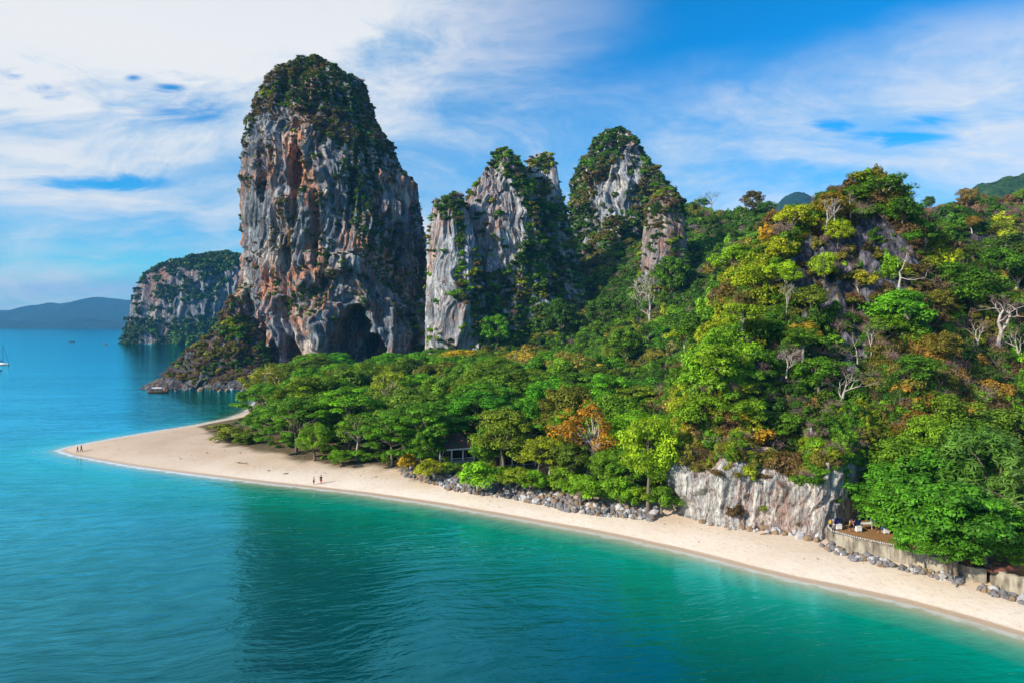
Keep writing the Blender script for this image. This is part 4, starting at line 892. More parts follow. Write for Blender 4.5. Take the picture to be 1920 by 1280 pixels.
# ------------------------------------------------------------------ trees one can tell apart
ORD = ['first', 'second', 'third', 'fourth', 'fifth', 'sixth', 'seventh', 'eighth', 'ninth', 'tenth', 'eleventh', 'twelfth', 'thirteenth', 'fourteenth', 'fifteenth', 'sixteenth', 'seventeenth', 'eighteenth', 'nineteenth', 'twentieth']
ORD += ['twenty-' + o for o in ORD[:9]] + ['thirtieth'] + ['thirty-' + o for o in ORD[:9]] + ['fortieth']
def jt(c, r, a=.22): return tuple(float(x * r.uniform(1 - a, 1 + a)) for x in c)
TAKEN = []
def special(kind, px, py, top, label, tint, z=None, hill=False, group=None, var=0, sxy=1.0, rz=None, name='tree', cat='tree', d0=90):
    loc = hit(px, py, d0) if hill else G(px, py, z if z is not None else 2.6)
    h = (py - top) / F * loc[1]
    if kind == 'bare': h *= 1.15; loc = loc + np.array([0, -1.0, 1.2])
    if kind == 'hilltree': tint = tuple(k_ * w_ for k_, w_ in zip(tint, (.72, .82, .9)))
    if kind == 'hilltree' and h > 11: kind = 'almond'; sxy *= .62
    TAKEN.append((loc[0], loc[1], KIND[kind][var % len(KIND[kind])][3] * h / KIND[kind][var % len(KIND[kind])][2] * sxy))
    return tree(kind, var, loc, label, group, h, rz if rz is not None else var * 1.7 + px, tint, name, cat, sxy)
gG = 'trees of the beach grove'
special('umbrella', 505, 826, 758, 'low spreading green tree at the left tip of the grove', (.055, .16, .014), 2, group=gG, var=0, sxy=1.05)
special('umbrella', 556, 846, 740, 'broad layered green tree overhanging the sand near the left end of the grove', (.055, .165, .014), 2, group=gG, var=1, sxy=1.1)
special('umbrella', 545, 795, 712, 'layered green tree just behind the low tree at the grove tip', (.045, .14, .013), 2, group=gG, var=2)
special('feathery', 590, 860, 792, 'dense rounded bright-green bushy tree on the sand below the grove', (.085, .20, .014), 2, group=gG, var=0, sxy=1.45)
special('airy', 668, 860, 775, 'open pale-branched tree at the sand edge beside the bushy one', (.075, .17, .02), 2, group=gG, var=1)
special('umbrella', 735, 866, 765, 'layered green tree at the left end of the rubble bank', (.055, .17, .014), 2.6, group=gG, var=3)
special('umbrella', 790, 868, 745, 'tall layered green tree left of the white-posted bungalow', (.05, .16, .014), 3, group=gG, var=4)
special('round', 945, 884, 764, 'big round olive-green tree in front of the half-hidden bungalow', (.085, .15, .018), 3.2, group=gG, var=0, sxy=1.15)
special('airy', 1100, 898, 755, 'orange-leaved tree with pale bare stems behind the rubble bank', (.21, .135, .02), 3.2, group=gG, var=0, sxy=.95)
special('round', 1150, 872, 735, 'rounded mid-green tree behind the orange-leaved tree', (.06, .16, .016), 3.2, group=gG, var=1, sxy=1.1)
special('round', 1215, 942, 776, 'tall round lime-green tree near the right end of the rubble bank', (.14, .27, .015), 3.2, group=gG, var=2, sxy=.82)
special('airy', 1030, 892, 815, 'small yellow-green tree right of the half-hidden bungalow', (.15, .23, .02), 3.2, group=gG, var=2)
special('umbrella', 868, 735, 652, 'wide yellow-crowned tree at the back of the grove', (.30, .27, .02), 2.6, group=gG, var=1, sxy=1.25)
special('airy', 985, 745, 650, 'yellowish thin-crowned tree with pale trunk at the back of the grove', (.22, .21, .04), 3, group=gG, var=3)
special('airy', 1075, 775, 658, 'large pale olive tree standing above the grove right of the yellow crowns', (.16, .17, .055), 4, group=gG, var=1, sxy=1.2)
special('dense_shrub', 655, 684, 662, 'yellow-orange bush in front of the cave mouth', (.40, .27, .02), 3, group=gG, var=0, sxy=2.2, name='bush', cat='bush')
special('feathery', 716, 700, 648, 'grey-green feathery tree right of the cave mouth', (.11, .14, .07), 3, group=gG, var=1)
special('round', 590, 718, 668, 'bright green tree below the left side of the cave', (.075, .19, .014), 2.6, group=gG, var=3, sxy=1.1)
special('almond', 1025, 800, 712, 'vivid green spreading tree in the middle of the grove', (.05, .17, .02), 3, group=gG, var=2)
special('almond', 800, 800, 720, 'dark round tree in the heart of the grove', (.06, .115, .02), 3, group=gG, var=1, sxy=1.2)
# the rest of the grove, packed behind the front row
r = np.random.default_rng(950); cand = np.stack([r.uniform(-115, 45, 26000), r.uniform(118, 360, 26000)], -1)
cs_ = coast_sd(cand[:, 0], cand[:, 1]); hz_ = hill_z(cand[:, 0], cand[:, 1]); vl_ = line_sd(cand[:, 0], cand[:, 1], np.array(VL))
okc = (960 + (cand[:, 0] - 7.5) / cand[:, 1] * F > 452) & in_poly(cand[:, 0], cand[:, 1], VEGPOLY) & (cs_ > 9) & (hz_ < 5) & (vl_ > 3.5)
grove = []
t1xy = lambda x, y: y > 352 - max(0, (x + 70)) * .02
for (x, y) in cand[okc]:
    if y > 338 and x < -48: continue
    if any((x - a) ** 2 + (y - b) ** 2 < (min(q, 6.5) * .8 + 3.0) ** 2 for a, b, q in TAKEN) or any((x - g[0]) ** 2 + (y - g[1]) ** 2 < 6.4 ** 2 for g in grove): continue
    if any(abs(x - bx_) < 5 and -1 < y - by_ < 7 for bx_, by_ in [tuple(G(858, 868, 3.2)[:2]), tuple(G(972, 880, 2.8)[:2])]): continue
    grove.append((x, y))
grove = grove[:175]; gz_ = gnd([g[0] for g in grove], [g[1] for g in grove])
rows = {}
for (x, y), z in zip(grove, gz_): rows.setdefault(int((y - 118) // 26), []).append((x, y, z))
RN = ['front', 'second', 'third', 'fourth', 'fifth', 'sixth', 'seventh', 'eighth', 'ninth', 'back']
for k, row in sorted(rows.items()):
    row.sort(key=lambda q: q[0] / q[1])
    for i, (x, y, z) in enumerate(row):
        px = 960 + x / y * F; u = r.random(); q = fbm(np.array([[x * .03, y * .03, 3.3]]), 2, 9)[0]
        kind, tint, adj = ('umbrella', (.048, .155, .013), 'layered green tree') if (px < 800 and u < .62) or u < .34 else ('round', (.05, .145, .014), 'rounded green tree') if u < .6 else ('almond', (.038, .125, .016), 'dense dark green tree') if u < .8 else ('airy', (.10, .16, .03), 'thin-crowned olive tree') if u < .93 else ('feathery', (.09, .14, .05), 'feathery grey-green tree')
        hh = r.uniform(10, 17.5) if kind != 'feathery' else r.uniform(11, 14)
        tree(kind, int(r.integers(8)), (x, y, z - .2), f'{adj}, {ORD[i]} from left in the {RN[min(k, 9)]} rank of the grove', gG, hh, r.uniform(0, 6.28), tuple(k_ * q_ for k_, q_ in zip(jt(tint, r, .35), (1.35, 1.15, 1))), sxy=r.uniform(.9, 1.15))

# ---- bushes above the rubble bank
gB = 'garden bushes above the rubble bank'
for i, (px, py, top, tint, lab, sx_) in enumerate([
    (728, 868, 848, (.05, .14, .014), 'dark green bush on the sand left of the rubble bank', 1), (766, 876, 852, (.22, .20, .02), 'small yellowish bush at the left end of the rubble bank', .9),
    (805, 888, 862, (.17, .24, .016), 'yellow-green bush below the white-posted bungalow', 1.35), (842, 886, 868, (.07, .16, .016), 'low green bush in front of the white-posted bungalow', 1.3), (890, 906, 866, (.10, .27, .014), 'large bright green bush spilling over the rubble bank', 1.25),
    (935, 904, 876, (.06, .17, .015), 'green bush right of the large bright bush', 1.3), (968, 910, 880, (.11, .19, .016), 'grassy green bush in the middle of the rubble bank', 1.3), (1000, 915, 884, (.08, .22, .014), 'bright bush hanging over the notch in the rubble bank', 1.1),
    (1052, 912, 880, (.10, .22, .016), 'bright bush behind the notch in the rubble bank', 1.2), (1088, 932, 895, (.09, .23, .014), 'rounded bright bush below the orange-leaved tree', 1.15), (1125, 930, 900, (.06, .17, .014), 'darker bush right of the rounded bright bush', 1.2), (1163, 938, 895, (.075, .2, .015), 'leafy bush left of the lime-green tree', 1.1), (1192, 940, 912, (.11, .22, .016), 'low bush at the foot of the lime-green tree', 1.3),
    (1240, 948, 912, (.06, .16, .015), 'dark bush at the right end of the rubble bank', 1.1), (690, 862, 850, (.06, .17, .014), 'low bush on the sand under the open tree', 1.6), (640, 866, 846, (.07, .19, .015), 'flat green bush at the foot of the bushy tree', 1.7), (435, 822, 800, (.09, .14, .02), 'low scrubby bush on the sand at the grove tip', 1.9), (418, 806, 794, (.10, .15, .025), 'outermost flat bush on the sand at the grove tip', 2.2), (460, 830, 812, (.07, .14, .018), 'creeping bush just right of the scrubby one', 1.8)]):
    special('dense_shrub', px, py, top, lab, tint, 2.1 if px < 740 else 3.0, group=gB, var=i, sxy=sx_, name='bush', cat='bush')
special('almond', 917, 880, 800, 'leafy tree covering the right half of the white-posted bungalow', (.06, .17, .015), 3, group=gG, var=0, sxy=.9)
special('almond', 800, 874, 800, 'leafy tree covering the left corner of the white-posted bungalow', (.055, .165, .015), 3, group=gG, var=3, sxy=.8)
special('round', 1008, 896, 818, 'yellow-green tree screening the half-hidden bungalow on the right', (.13, .20, .018), 3, group=gG, var=1, sxy=1.2)
special('almond', 1140, 912, 840, 'leafy tree at the foot of the orange-leaved tree', (.07, .18, .016), 3, group=gG, var=1)
special('almond', 1068, 900, 822, 'dull green tree left of the orange-leaved tree', (.06, .12, .02), 3, group=gG, var=2)
special('almond', 1185, 915, 835, 'dark leafy tree left of the lime-green tree', (.045, .14, .016), 3, group=gG, var=3)
special('almond', 1255, 930, 840, 'leafy tree between the lime-green tree and the pale cliff', (.07, .18, .016), 3, group=gG, var=0, sxy=.8)
special('palm', 838, 868, 848, 'small palm in front of the white-posted bungalow', (.12, .22, .02), 3.2, name='palm', cat='palm', var=0)
special('palm', 985, 900, 872, 'small palm among the bushes above the rubble bank', (.07, .17, .02), 3.2, name='palm', cat='palm', var=1)

# ---- shade trees at the right
gR = 'large-leaved shade trees over the terrace'
for i, (px, py, top, z, kind, tint, lab, sx_) in enumerate([
    (1676, 985, 868, 3, 'almond', (.040, .16, .016), 'glossy green shade tree spreading left over the terrace', 1.2), (1735, 1035, 905, 2.9, 'almond', (.045, .17, .016), 'glossy green shade tree leaning over the middle of the retaining wall', 1.05), (1790, 1062, 900, 2.9, 'almond', (.040, .155, .016), 'glossy green shade tree above the short shaded wall', 1.1),
    (1716, 1048, 985, 2.9, 'almond', (.045, .17, .016), 'small leafy tree growing over the retaining wall edge', 1.1), (1845, 1010, 800, 3, 'feathery', (.045, .13, .03), 'tall dark feathery tree behind the curved wall', 1.3), (1920, 1040, 850, 3, 'feathery', (.055, .14, .04), 'feathery grey-green tree cut by the right edge', 1.4),
    (1905, 1066, 1015, 3, 'almond', (.09, .22, .014), 'bright green shrubby tree on top of the curved wall', 1.0), (1760, 985, 838, 3, 'almond', (.035, .14, .015), 'dark shade tree behind the leaning one', 1.2), (1690, 960, 820, 4, 'round', (.06, .15, .016), 'round green tree rising behind the left shade tree', 1.2), (1800, 930, 770, 5, 'round', (.05, .13, .014), 'tall rounded tree on the slope above the shade trees', 1.2), (1890, 930, 760, 5, 'round', (.06, .13, .02), 'tall rounded tree on the slope at the right edge', 1.2), (1648, 975, 900, 3, 'almond', (.045, .17, .016), 'lowest left bough of shade trees hanging beside the pale cliff', 1.1), (1680, 1010, 905, 3, 'almond', (.05, .18, .016), 'glossy shade tree over the coolers', 1.1), (1850, 1060, 930, 3, 'almond', (.045, .16, .016), 'broad shade tree behind the curved wall', 1.1), (1775, 1066, 985, 2.9, 'almond', (.05, .17, .016), 'low leafy shade tree hiding the right end of the retaining wall', 1.2), (1740, 900, 780, 8, 'round', (.085, .2, .015), 'bright rounded tree where the gully meets the shade trees', 1.1)]):
    special(kind, px, py, top, lab, tint, z, group=gR, var=i, sxy=sx_)

# ---- trees on the hill picked out by eye
gH = 'trees on the steep hill'
for i, (kind, px, py, top, tint, lab, sx_) in enumerate([
    ('bare', 1218, 614, 520, None, 'white leafless tree standing out on the forest slope below the pinnacle', 1.1),
    ('bare', 1680, 548, 480, None, 'leafless pinkish tree high on the right of the steep hill', 1.3), ('bare', 1865, 655, 545, None, 'large leafless spreading tree at the right of the hill gully', 1.5), ('bare', 1570, 775, 700, None, 'leafless brown tree low in the middle of the steep hill', 1.5), ('bare', 1470, 612, 550, None, 'thin pale dead tree on the left shoulder of the steep hill', .5), ('bare', 1602, 690, 640, None, 'small pale dead tree in the middle of the steep hill', .9), ('bare', 1628, 690, 630, None, 'slim dead tree right of the small pale one', .8), ('bare', 1335, 402, 362, None, 'leafless tree on the skyline of the forest ridge', 1.5), ('bare', 1470, 715, 665, None, 'leafless bush on the lower left face of the steep hill', 1.4), ('bare', 1590, 420, 375, None, 'thin leafless tree near the top of the steep hill', 1), ('bare', 1825, 680, 610, None, 'second leafless tree left of the large spreading one', 1), ('bare', 1905, 690, 620, None, 'leafless tree at the right edge of the gully', 1.1), ('bare', 1545, 440, 385, None, 'leafless twiggy tree on the left of the hilltop', 1),
    ('hilltree', 1690, 640, 548, (.085, .27, .016), 'big vivid green tree on the right face of the steep hill', 1.35), ('hilltree', 1668, 640, 590, (.11, .25, .016), 'lime-green tree at the foot of the big vivid one', 1.3), ('hilltree', 1655, 400, 333, (.05, .13, .013), 'dark rounded tree on the very top of the steep hill', 1.4), ('hilltree', 1690, 440, 378, (.045, .13, .013), 'dark green tree right of the hilltop', 1.3), ('hilltree', 1730, 480, 418, (.04, .12, .013), 'dark green tree on the right shoulder of the steep hill', 1.4), ('hilltree', 1600, 392, 350, (.07, .16, .014), 'green tree left of the hilltop tree', 1.3), ('hilltree', 1565, 425, 365, (.20, .17, .025), 'ochre drooping tree near the hilltop', 1.1), ('hilltree', 1570, 468, 415, (.22, .32, .016), 'yellow-green tree below the ochre tree', 1.1), ('hilltree', 1488, 452, 388, (.24, .31, .016), 'yellow-lime tree on the upper left edge of the hill', 1.1), ('hilltree', 1460, 508, 452, (.27, .33, .016), 'bright yellow-lime tree on the left edge of the hill', 1.1), ('hilltree', 1470, 560, 500, (.17, .31, .016), 'yellow-green tree beside the thin dead tree', 1.1), ('hilltree', 1545, 545, 478, (.20, .33, .018), 'yellow-green tree in the middle of the rocky face', .8), ('hilltree', 1610, 555, 512, (.25, .27, .03), 'pale yellow tree right of the rocky face', 1.2), ('hilltree', 1520, 600, 545, (.10, .16, .02), 'olive tree below the rocky face', 1.2), ('hilltree', 1505, 680, 620, (.07, .16, .015), 'green tree in the middle left of the hill', 1.3), ('hilltree', 1535, 750, 690, (.06, .17, .015), 'green tree left of the leafless brown tree', 1.5), ('hilltree', 1510, 660, 610, (.2, .18, .025), 'ochre tree beside the green tree in the middle left', 1.2), ('hilltree', 1720, 740, 670, (.05, .14, .014), 'dark green tree in the gully', 1.2), ('hilltree', 1345, 745, 660, (.14, .27, .016), 'sunlit green tree on the lower left flank', 1.3), ('hilltree', 1320, 820, 740, (.13, .26, .016), 'sunlit tree above the left end of the pale cliff', 1.2), ('hilltree', 1390, 640, 575, (.16, .27, .016), 'sunlit tree halfway up the left flank', 1.2), ('hilltree', 1410, 570, 505, (.2, .3, .016), 'sunlit yellow-green tree on the upper left flank', 1.2), ('hilltree', 1400, 820, 760, (.09, .19, .016), 'green tree above the middle of the pale cliff', 1.4), ('hilltree', 1480, 850, 790, (.07, .17, .015), 'green tree at the cliff edge right of the middle', 1.4), ('hilltree', 1560, 860, 800, (.05, .15, .014), 'dark green tree at the cliff edge below the leafless brown tree', 1.4), ('hilltree', 1620, 850, 795, (.12, .17, .02), 'olive tree at the right end of the cliff edge', 1.4),  # the sunlit left-flank trees carry part of that sunlight in their tint
    ('hilltree', 1412, 402, 358, (.09, .085, .035), 'brown rounded tree on the ridge skyline', 1.3), ('hilltree', 1440, 410, 380, (.05, .13, .013), 'green tree right of the brown ridge tree', 1.4), ('hilltree', 1130, 620, 555, (.05, .13, .02), 'tall dark tree at the foot of the pointed peak', 1.4), ('hilltree', 1175, 690, 610, (.09, .2, .015), 'bright tree on the slope below the white leafless tree', 1.3), ('hilltree', 930, 655, 590, (.075, .24, .014), 'vivid green tree at the foot of the twin-summit massif', 1.2), ('hilltree', 965, 560, 480, (.05, .2, .014), 'vivid vine-hung tree against the twin-summit massif', 1.1), ('hilltree', 1050, 640, 560, (.04, .11, .02), 'dark tree in the hollow between massif and peak', 1.3), ('hilltree', 1300, 660, 590, (.055, .15, .015), 'green tree in the fold left of the steep hill', 1.4), ('hilltree', 1260, 560, 480, (.06, .16, .014), 'green tree under the pinnacle', 1.2), ('hilltree', 1790, 570, 500, (.045, .13, .013), 'tall dark green tree on the slope right of the steep hill', 1.2), ('hilltree', 1870, 545, 476, (.05, .14, .014), 'tall green tree below the ochre ridge', 1.3), ('hilltree', 1830, 600, 510, (.06, .16, .014), 'rounded green tree above the large leafless tree', 1.3), ('hilltree', 1905, 560, 480, (.04, .12, .013), 'dark tree at the right edge below the ochre ridge', 1.3), ('hilltree', 1770, 830, 750, (.10, .19, .018), 'light green tree in the lower gully', 1.3)]):
    special(kind, px, py, top, lab, tint or MG, hill=True, group=gH, var=i, sxy=sx_)
# and more of them scattered between
r = np.random.default_rng(970); more = []
for k in range(4000):
    px, py = r.uniform(880, 1920), r.uniform(380, 860)
    if len(more) >= 70: break
    v = hit(px, py, 95)
    if v[2] < 6 or v[2] < hill_z(v[:1], v[1:2])[0] - .5: continue
    if abs(CAMZ - (py - HOR) / F * v[1] - v[2]) > 1.5: continue
    if in_poly(np.array([px]), np.array([py]), ROCKY[0])[0] and r.random() < .8: continue
    if any((v[0] - a) ** 2 + (v[1] - b) ** 2 < (5 + v[1] * .012) ** 2 for a, b, q in TAKEN): continue
    TAKEN.append((v[0], v[1], 3)); more.append((px, py, v))
bands = {}
for px, py, v in more: bands.setdefault(('steep hill' if v[1] < 190 else 'forest slope', int((py - 380) // 96)), []).append((px, py, v))
BN = ['topmost', 'high', 'upper middle', 'lower middle', 'low', 'lowest']
for (wh, b), L_ in sorted(bands.items()):
    for i, (px, py, v) in enumerate(sorted(L_, key=lambda q: q[0])):
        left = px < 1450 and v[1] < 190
        pal = [((.15, .27, .016), 'yellow-green'), ((.09, .21, .016), 'bright green')] if left else [((.045, .13, .013), 'dark green'), ((.065, .17, .014), 'mid-green'), ((.11, .13, .03), 'olive'), ((.035, .105, .014), 'deep green')]  # left-flank tints mix leaf colour with painted sunlight
        c_, nm = pal[int(r.integers(len(pal)))]
        tree('hilltree', int(r.integers(6)), v, f'{nm} tree, {ORD[i]} from left in the {BN[min(b, 5)]} belt of the {wh}', gH, r.uniform(3.4, 7.5) * (1.25 if v[1] > 190 else 1), r.uniform(0, 6), jt(c_, r), sxy=r.uniform(1, 1.4))
grow_on('cl', 'cliff_scrub', 'vines and bushes spilling over the rim of the pale cliff', 4200, lambda px, py, nn, p, r: np.where(p[:, 2] > 10.2 + .12 * np.maximum(p[:, 0] - 40, 0) * 2 + 6.0 * (fbm(p * np.array([.2, .2, .05]), 3, 5) - .5) * 2, .95, np.where(p[:, 2] > 8.6, .10, .004)), (.5, 1.5), [(MG, 4), (BG, 3), (YG, 2), (OL, 3), (BR, 1.5)], np.r_[0:4, 11, 12], 980, .1, .2, .06)
# leafy ground cover and understorey under the grove
r = np.random.default_rng(985); n = 5200; q = np.stack([r.uniform(-112, 40, n), r.uniform(118, 350, n)], -1)
vl_ = line_sd(q[:, 0], q[:, 1], np.array(VL)); q = q[in_poly(q[:, 0], q[:, 1], VEGPOLY) & (vl_ > 2.5) & (coast_sd(q[:, 0], q[:, 1]) > 5) & ((r.random(n) < .45) | (q[:, 0] > -35))]
q = q[[not any(abs(a - bx_) < 4.6 and -1.5 < b - by_ < 8 for bx_, by_ in [tuple(G(858, 868, 3.2)[:2]), tuple(G(972, 880, 2.8)[:2])]) for a, b in q]]
n = len(q); s = r.uniform(.5, 1.5, n)
undergrowth('understorey', 'dark shrubs and ground cover beneath the grove trees', np.column_stack([q, gnd(q[:, 0], q[:, 1]) + .2]), r.integers(0, 8, n), np.stack([s, s, s * .8], -1), pick(r, n, [(DG, 4), (MG, 4), (OL, 2), (BG, 1)]), 986)
# scrub behind the terrace
n = 900; q = np.stack([r.uniform(52, 95, n), r.uniform(88, 112, n)], -1); px, py = PIX(np.column_stack([q, np.full(n, 3.0)])); q = q[(px > 1640) & (q[:, 1] > 97 - (q[:, 0] - 52) * .12)]; n = len(q); s = r.uniform(.8, 1.8, n)
undergrowth('understorey', 'dark shrubs behind the terrace shade trees', np.column_stack([q, np.maximum(hill_z(q[:, 0], q[:, 1]), 2.8) + .3]), r.integers(0, 4, n), np.stack([s, s, s], -1), pick(r, n, [(DG, 4), (MG, 3), (OL, 1)]), 987)

# ------------------------------------------------------------------ people
SKIN = plain('skin', (.42, .25, .17), .6, .3, .1, 8); HAIR = plain('hair', (.025, .018, .014), .6, .3, .2, 8)
CLOTH = {}
def cloth(c):
    if c not in CLOTH: CLOTH[c] = plain('cloth', c, .85, .15, .12, 9)
    return CLOTH[c]
def skin_mesh(joints, edges, name):
    me = bpy.data.meshes.new(name); me.from_pydata([j[0] for j in joints], edges, []); o = bpy.data.objects.new(name, me); scene.collection.objects.link(o)
    md = o.modifiers.new('s', 'SKIN'); md.use_smooth_shade = True
    for i, j in enumerate(joints):
        sv = me.skin_vertices[0].data[i]; sv.radius = (j[1], j[2] if len(j) > 2 else j[1]); sv.use_root = (i == 0)
    sb = o.modifiers.new('u', 'SUBSURF'); sb.levels = 1; sb.render_levels = 1
    dg = bpy.context.evaluated_depsgraph_get(); m_ = bpy.data.meshes.new_from_object(o.evaluated_get(dg)); bpy.data.objects.remove(o); bpy.data.meshes.remove(me); return m_
def skeleton(pose):
    st = {'stand': (.02, .02), 'walk': (.26, -.24), 'wide': (.08, -.06), 'lean': (.06, -.02)}[pose]; ln = .28 if pose == 'lean' else 0
    J = [((0, 0, .93), .13, .10), ((0, -ln * .35, 1.14), .125, .095), ((0, -ln * .8, 1.36), .15, .10), ((0, -ln, 1.47), .06), ((0, -ln - .01, 1.56), .075, .09), ((0, -ln - .02, 1.66), .088, .10), ((0, -ln - .01, 1.74), .06, .07), ((0, -ln - .125, 1.615), .016)]
    E = [(0, 1), (1, 2), (2, 3), (3, 4), (4, 5), (5, 6), (4, 7)]
    def add(p, r, par): J.append((p, r)); E.append((par, len(J) - 1)); return len(J) - 1
    for s, dy in ((1, st[0]), (-1, st[1])):
        a = add((s * .095, 0, .86), .085, 0); b = add((s * .105, -dy * .55 - .02, .48), .062, a); c = add((s * .105, -dy, .09), .042, b); add((s * .115, -dy - .17, .035), .032, c)
        up = pose == 'wide' and s > 0
        a = add((s * .18, -ln * .85, 1.38), .055, 2); b = add((s * .235, -ln + (.03 if not up else -.12), 1.12), .042, a)
        w = (s * .25, -ln - .04 + dy * .5, .88) if not up else (s * .16, -ln - .22, 1.32); c = add(w, .028, b)
        d = Vector((0, -.03, -.08)) if not up else Vector((-.05, -.02, .07)); pm = add(tuple(Vector(w) + d * .8), .024, c)
        for k in range(4):
            f1 = Vector(w) + d * 1.35 + Vector(((k - 1.5) * .012 * s, (k - 1.5) * -.02, 0)); q = add(tuple(f1), .0095, pm); add(tuple(f1 + d * (.55 - .08 * abs(k - 1.3)) + Vector((-.006 * s, 0, 0))), .008, q)
        q = add(tuple(Vector(w) + d * .55 + Vector((-.01 * s, -.035, 0))), .0095, c); add(tuple(Vector(w) + d * 1.05 + Vector((-.018 * s, -.05, 0))), .0085, q)
    return J, E
BODY = {}
for ps in ('stand', 'walk', 'wide', 'lean'):
    J, E = skeleton(ps); b_ = skin_mesh(J, E, 'body'); b_.materials.clear(); b_.materials.append(SKIN); BODY[ps] = (b_, J)
def ring(c, rx, ry, n=12): return [(c[0] + rx * math.cos(2 * math.pi * k / n), c[1] + ry * math.sin(2 * math.pi * k / n), c[2]) for k in range(n)]
def person(loc, label, pose='stand', rz=0, h=1.7, shirt=None, legs=None, legl=.45, hat=None, long=False, group=None):
    me, J = BODY[pose]; s = h / 1.8
    o = thing('person', label, 'person', tuple(map(float, loc)), rz, s, group); put('body', me, o); ln = -J[3][0][1]
    if shirt:
        m_ = MB().loft([ring((0, 0, .84), .17, .135), ring((0, -ln * .35, 1.12), .16, .125), ring((0, -ln * .75, 1.32), .19, .13), ring((0, -ln * .95, 1.43), .13, .10), ring((0, -ln, 1.48), .07, .07)])
        arms = [i for i, j in enumerate(J) if abs(abs(j[0][0]) - .18) < 1e-6 and j[0][2] > 1.3]
        for i in arms: a, b = Vector(J[i][0]), Vector(J[i + 1][0]); m_.tube([a + (a - b) * .1, a.lerp(b, .4), a.lerp(b, .75)], [.07, .065, .06], 8)
        m_.build('shirt', cloth(shirt), o, True)
    if legs:
        m_ = MB().loft([ring((0, 0, .98), .155, .125), ring((0, 0, .88), .18, .14), ring((0, 0, .80), .175, .13)])
        hips = [i for i, j in enumerate(J) if abs(abs(j[0][0]) - .095) < 1e-6]
        for i in hips:
            a, b, c = [Vector(J[i + k][0]) for k in range(3)]; pts = [a, a.lerp(b, .5), a.lerp(b, .95)] + ([b.lerp(c, .5), b.lerp(c, .9)] if long else []); m_.tube(pts, [.105, .1, .09, .075, .065][:len(pts)], 8)
        m_.build('trousers' if long else 'shorts', cloth(legs), o, True)
    hd = J[5][0]; m_ = MB().loft([ring((hd[0], hd[1] + .035, hd[2] - .06), .098, .09), ring((hd[0], hd[1] + .02, hd[2] + .03), .108, .118), ring((hd[0], hd[1] + .01, hd[2] + .10), .085, .095), ring((hd[0], hd[1] + .01, hd[2] + .135), .03, .03)]); hr = m_.build('hair', HAIR, o, True)
    if hat: MB().loft([ring((hd[0], hd[1], hd[2] + .06), .20, .20), ring((hd[0], hd[1], hd[2] + .08), .12, .13), ring((hd[0], hd[1], hd[2] + .17), .09, .1)]).build('hat', cloth(hat), o, True)
    return o
BK, NV, RD, PUR, YL, PKK, BL, WH, LB = (.015, .014, .018), (.015, .03, .14), (.55, .015, .02), (.12, .03, .16), (.55, .38, .03), (.6, .2, .3), (.03, .12, .5), (.75, .75, .75), (.3, .5, .7)
def onsand(px, py, z0=1.0):
    q = G(px, py, z0)
    for k in range(6): q = G(px, py, float(gnd(q[0], q[1])[0]))
    return q
person(onsand(145.5, 847.5), 'person in purple walking at the tip of the sand spit', 'walk', 1.6, 1.55, PUR, PUR, long=True)
person(onsand(152.5, 846.5), 'person in black walking at the tip of the sand spit', 'walk', 1.6, 1.72, BK, BK, long=True)
person(onsand(588.5, 908), 'person in dark swimwear standing at the water edge', 'stand', -.5, 1.62, None, BK)
person(onsand(602, 906.5), 'person in black top and red shorts on the beach', 'wide', .4, 1.78, BK, RD)
person(onsand(1289, 962), 'person in white and blue beside the stone gateway', 'lean', .6, 1.6, WH, BL)
person(onsand(1345, 973), 'person in dark clothes bending below the pale cliff', 'lean', -.8, 1.6, BK, BK)
for i, (px, py, lab, ps, sh, lg) in enumerate([
    (1557, 993, 'person in a yellow top at the left end of the terrace', 'stand', YL, BK), (1563, 992, 'person in a pink top left of the first cooler', 'wide', PKK, WH), (1568, 991, 'person in blue beside the first cooler', 'lean', BL, NV),
    (1594, 995, 'person in yellow left of the second cooler', 'stand', YL, BK), (1598, 994, 'person in pink beside the second cooler', 'wide', PKK, BK), (1603, 995, 'person in dark clothes behind the second cooler', 'stand', BK, BK),
    (1634, 990, 'person in pale blue standing back on the terrace', 'stand', LB, WH), (1640, 990, 'second person in pale blue further right on the terrace', 'walk', LB, LB), (1648, 999, 'person in yellow and black left of the third cooler', 'lean', YL, BK), (1655, 999, 'person in white beside the third cooler', 'stand', WH, BL), (1693, 994, 'person in white under the shade tree', 'stand', WH, BK), (1733, 1010, 'person in pale clothes glimpsed under the leaning shade tree', 'stand', WH, BL)]):
    person(G(px, py, 2.97), lab, ps, i * 1.3, 1.66, sh, lg)
COOL = plain('white_plastic', (.8, .82, .84), .4, .4, .05, 2)
for px, py, lab in [(1572, 991.5, 'white cooler box with a navy cover, leftmost on the terrace'), (1609, 995.5, 'white cooler box with a navy cover, second from left'), (1661, 999, 'white cooler box with a navy cover, third on the terrace')]:
    o = thing('cooler_box', lab, 'cooler', tuple(G(px, py, 2.97)), .1, 1, 'coolers on the terrace')
    MB().box((0, 0, .38), (.75, .5, .55)).build('box', COOL, o); MB().box((0, 0, .69), (.8, .55, .08)).build('lid', COOL, o)
    MB().add([(-.5, .3, .72), (.5, .3, .72), (.45, -.05, 1.55), (-.45, -.05, 1.55), (-.42, .12, 1.5), (.42, .12, 1.5)], [[0, 1, 2, 3], [3, 2, 5, 4], [0, 3, 4], [1, 5, 2], [0, 4, 5, 1]]).build('cover', cloth(NV), o)
    for a in (-.3, .3):
        for b in (-.18, .18): MB().box((a, b, .05), (.06, .06, .12)).build('leg', COOL, o)
o = thing('picnic_table', 'white table standing at the back of the terrace', 'table', tuple(G(1623, 990, 2.97)), .1)
MB().box((0, 0, .72), (1.6, .8, .06)).build('top', COOL, o)
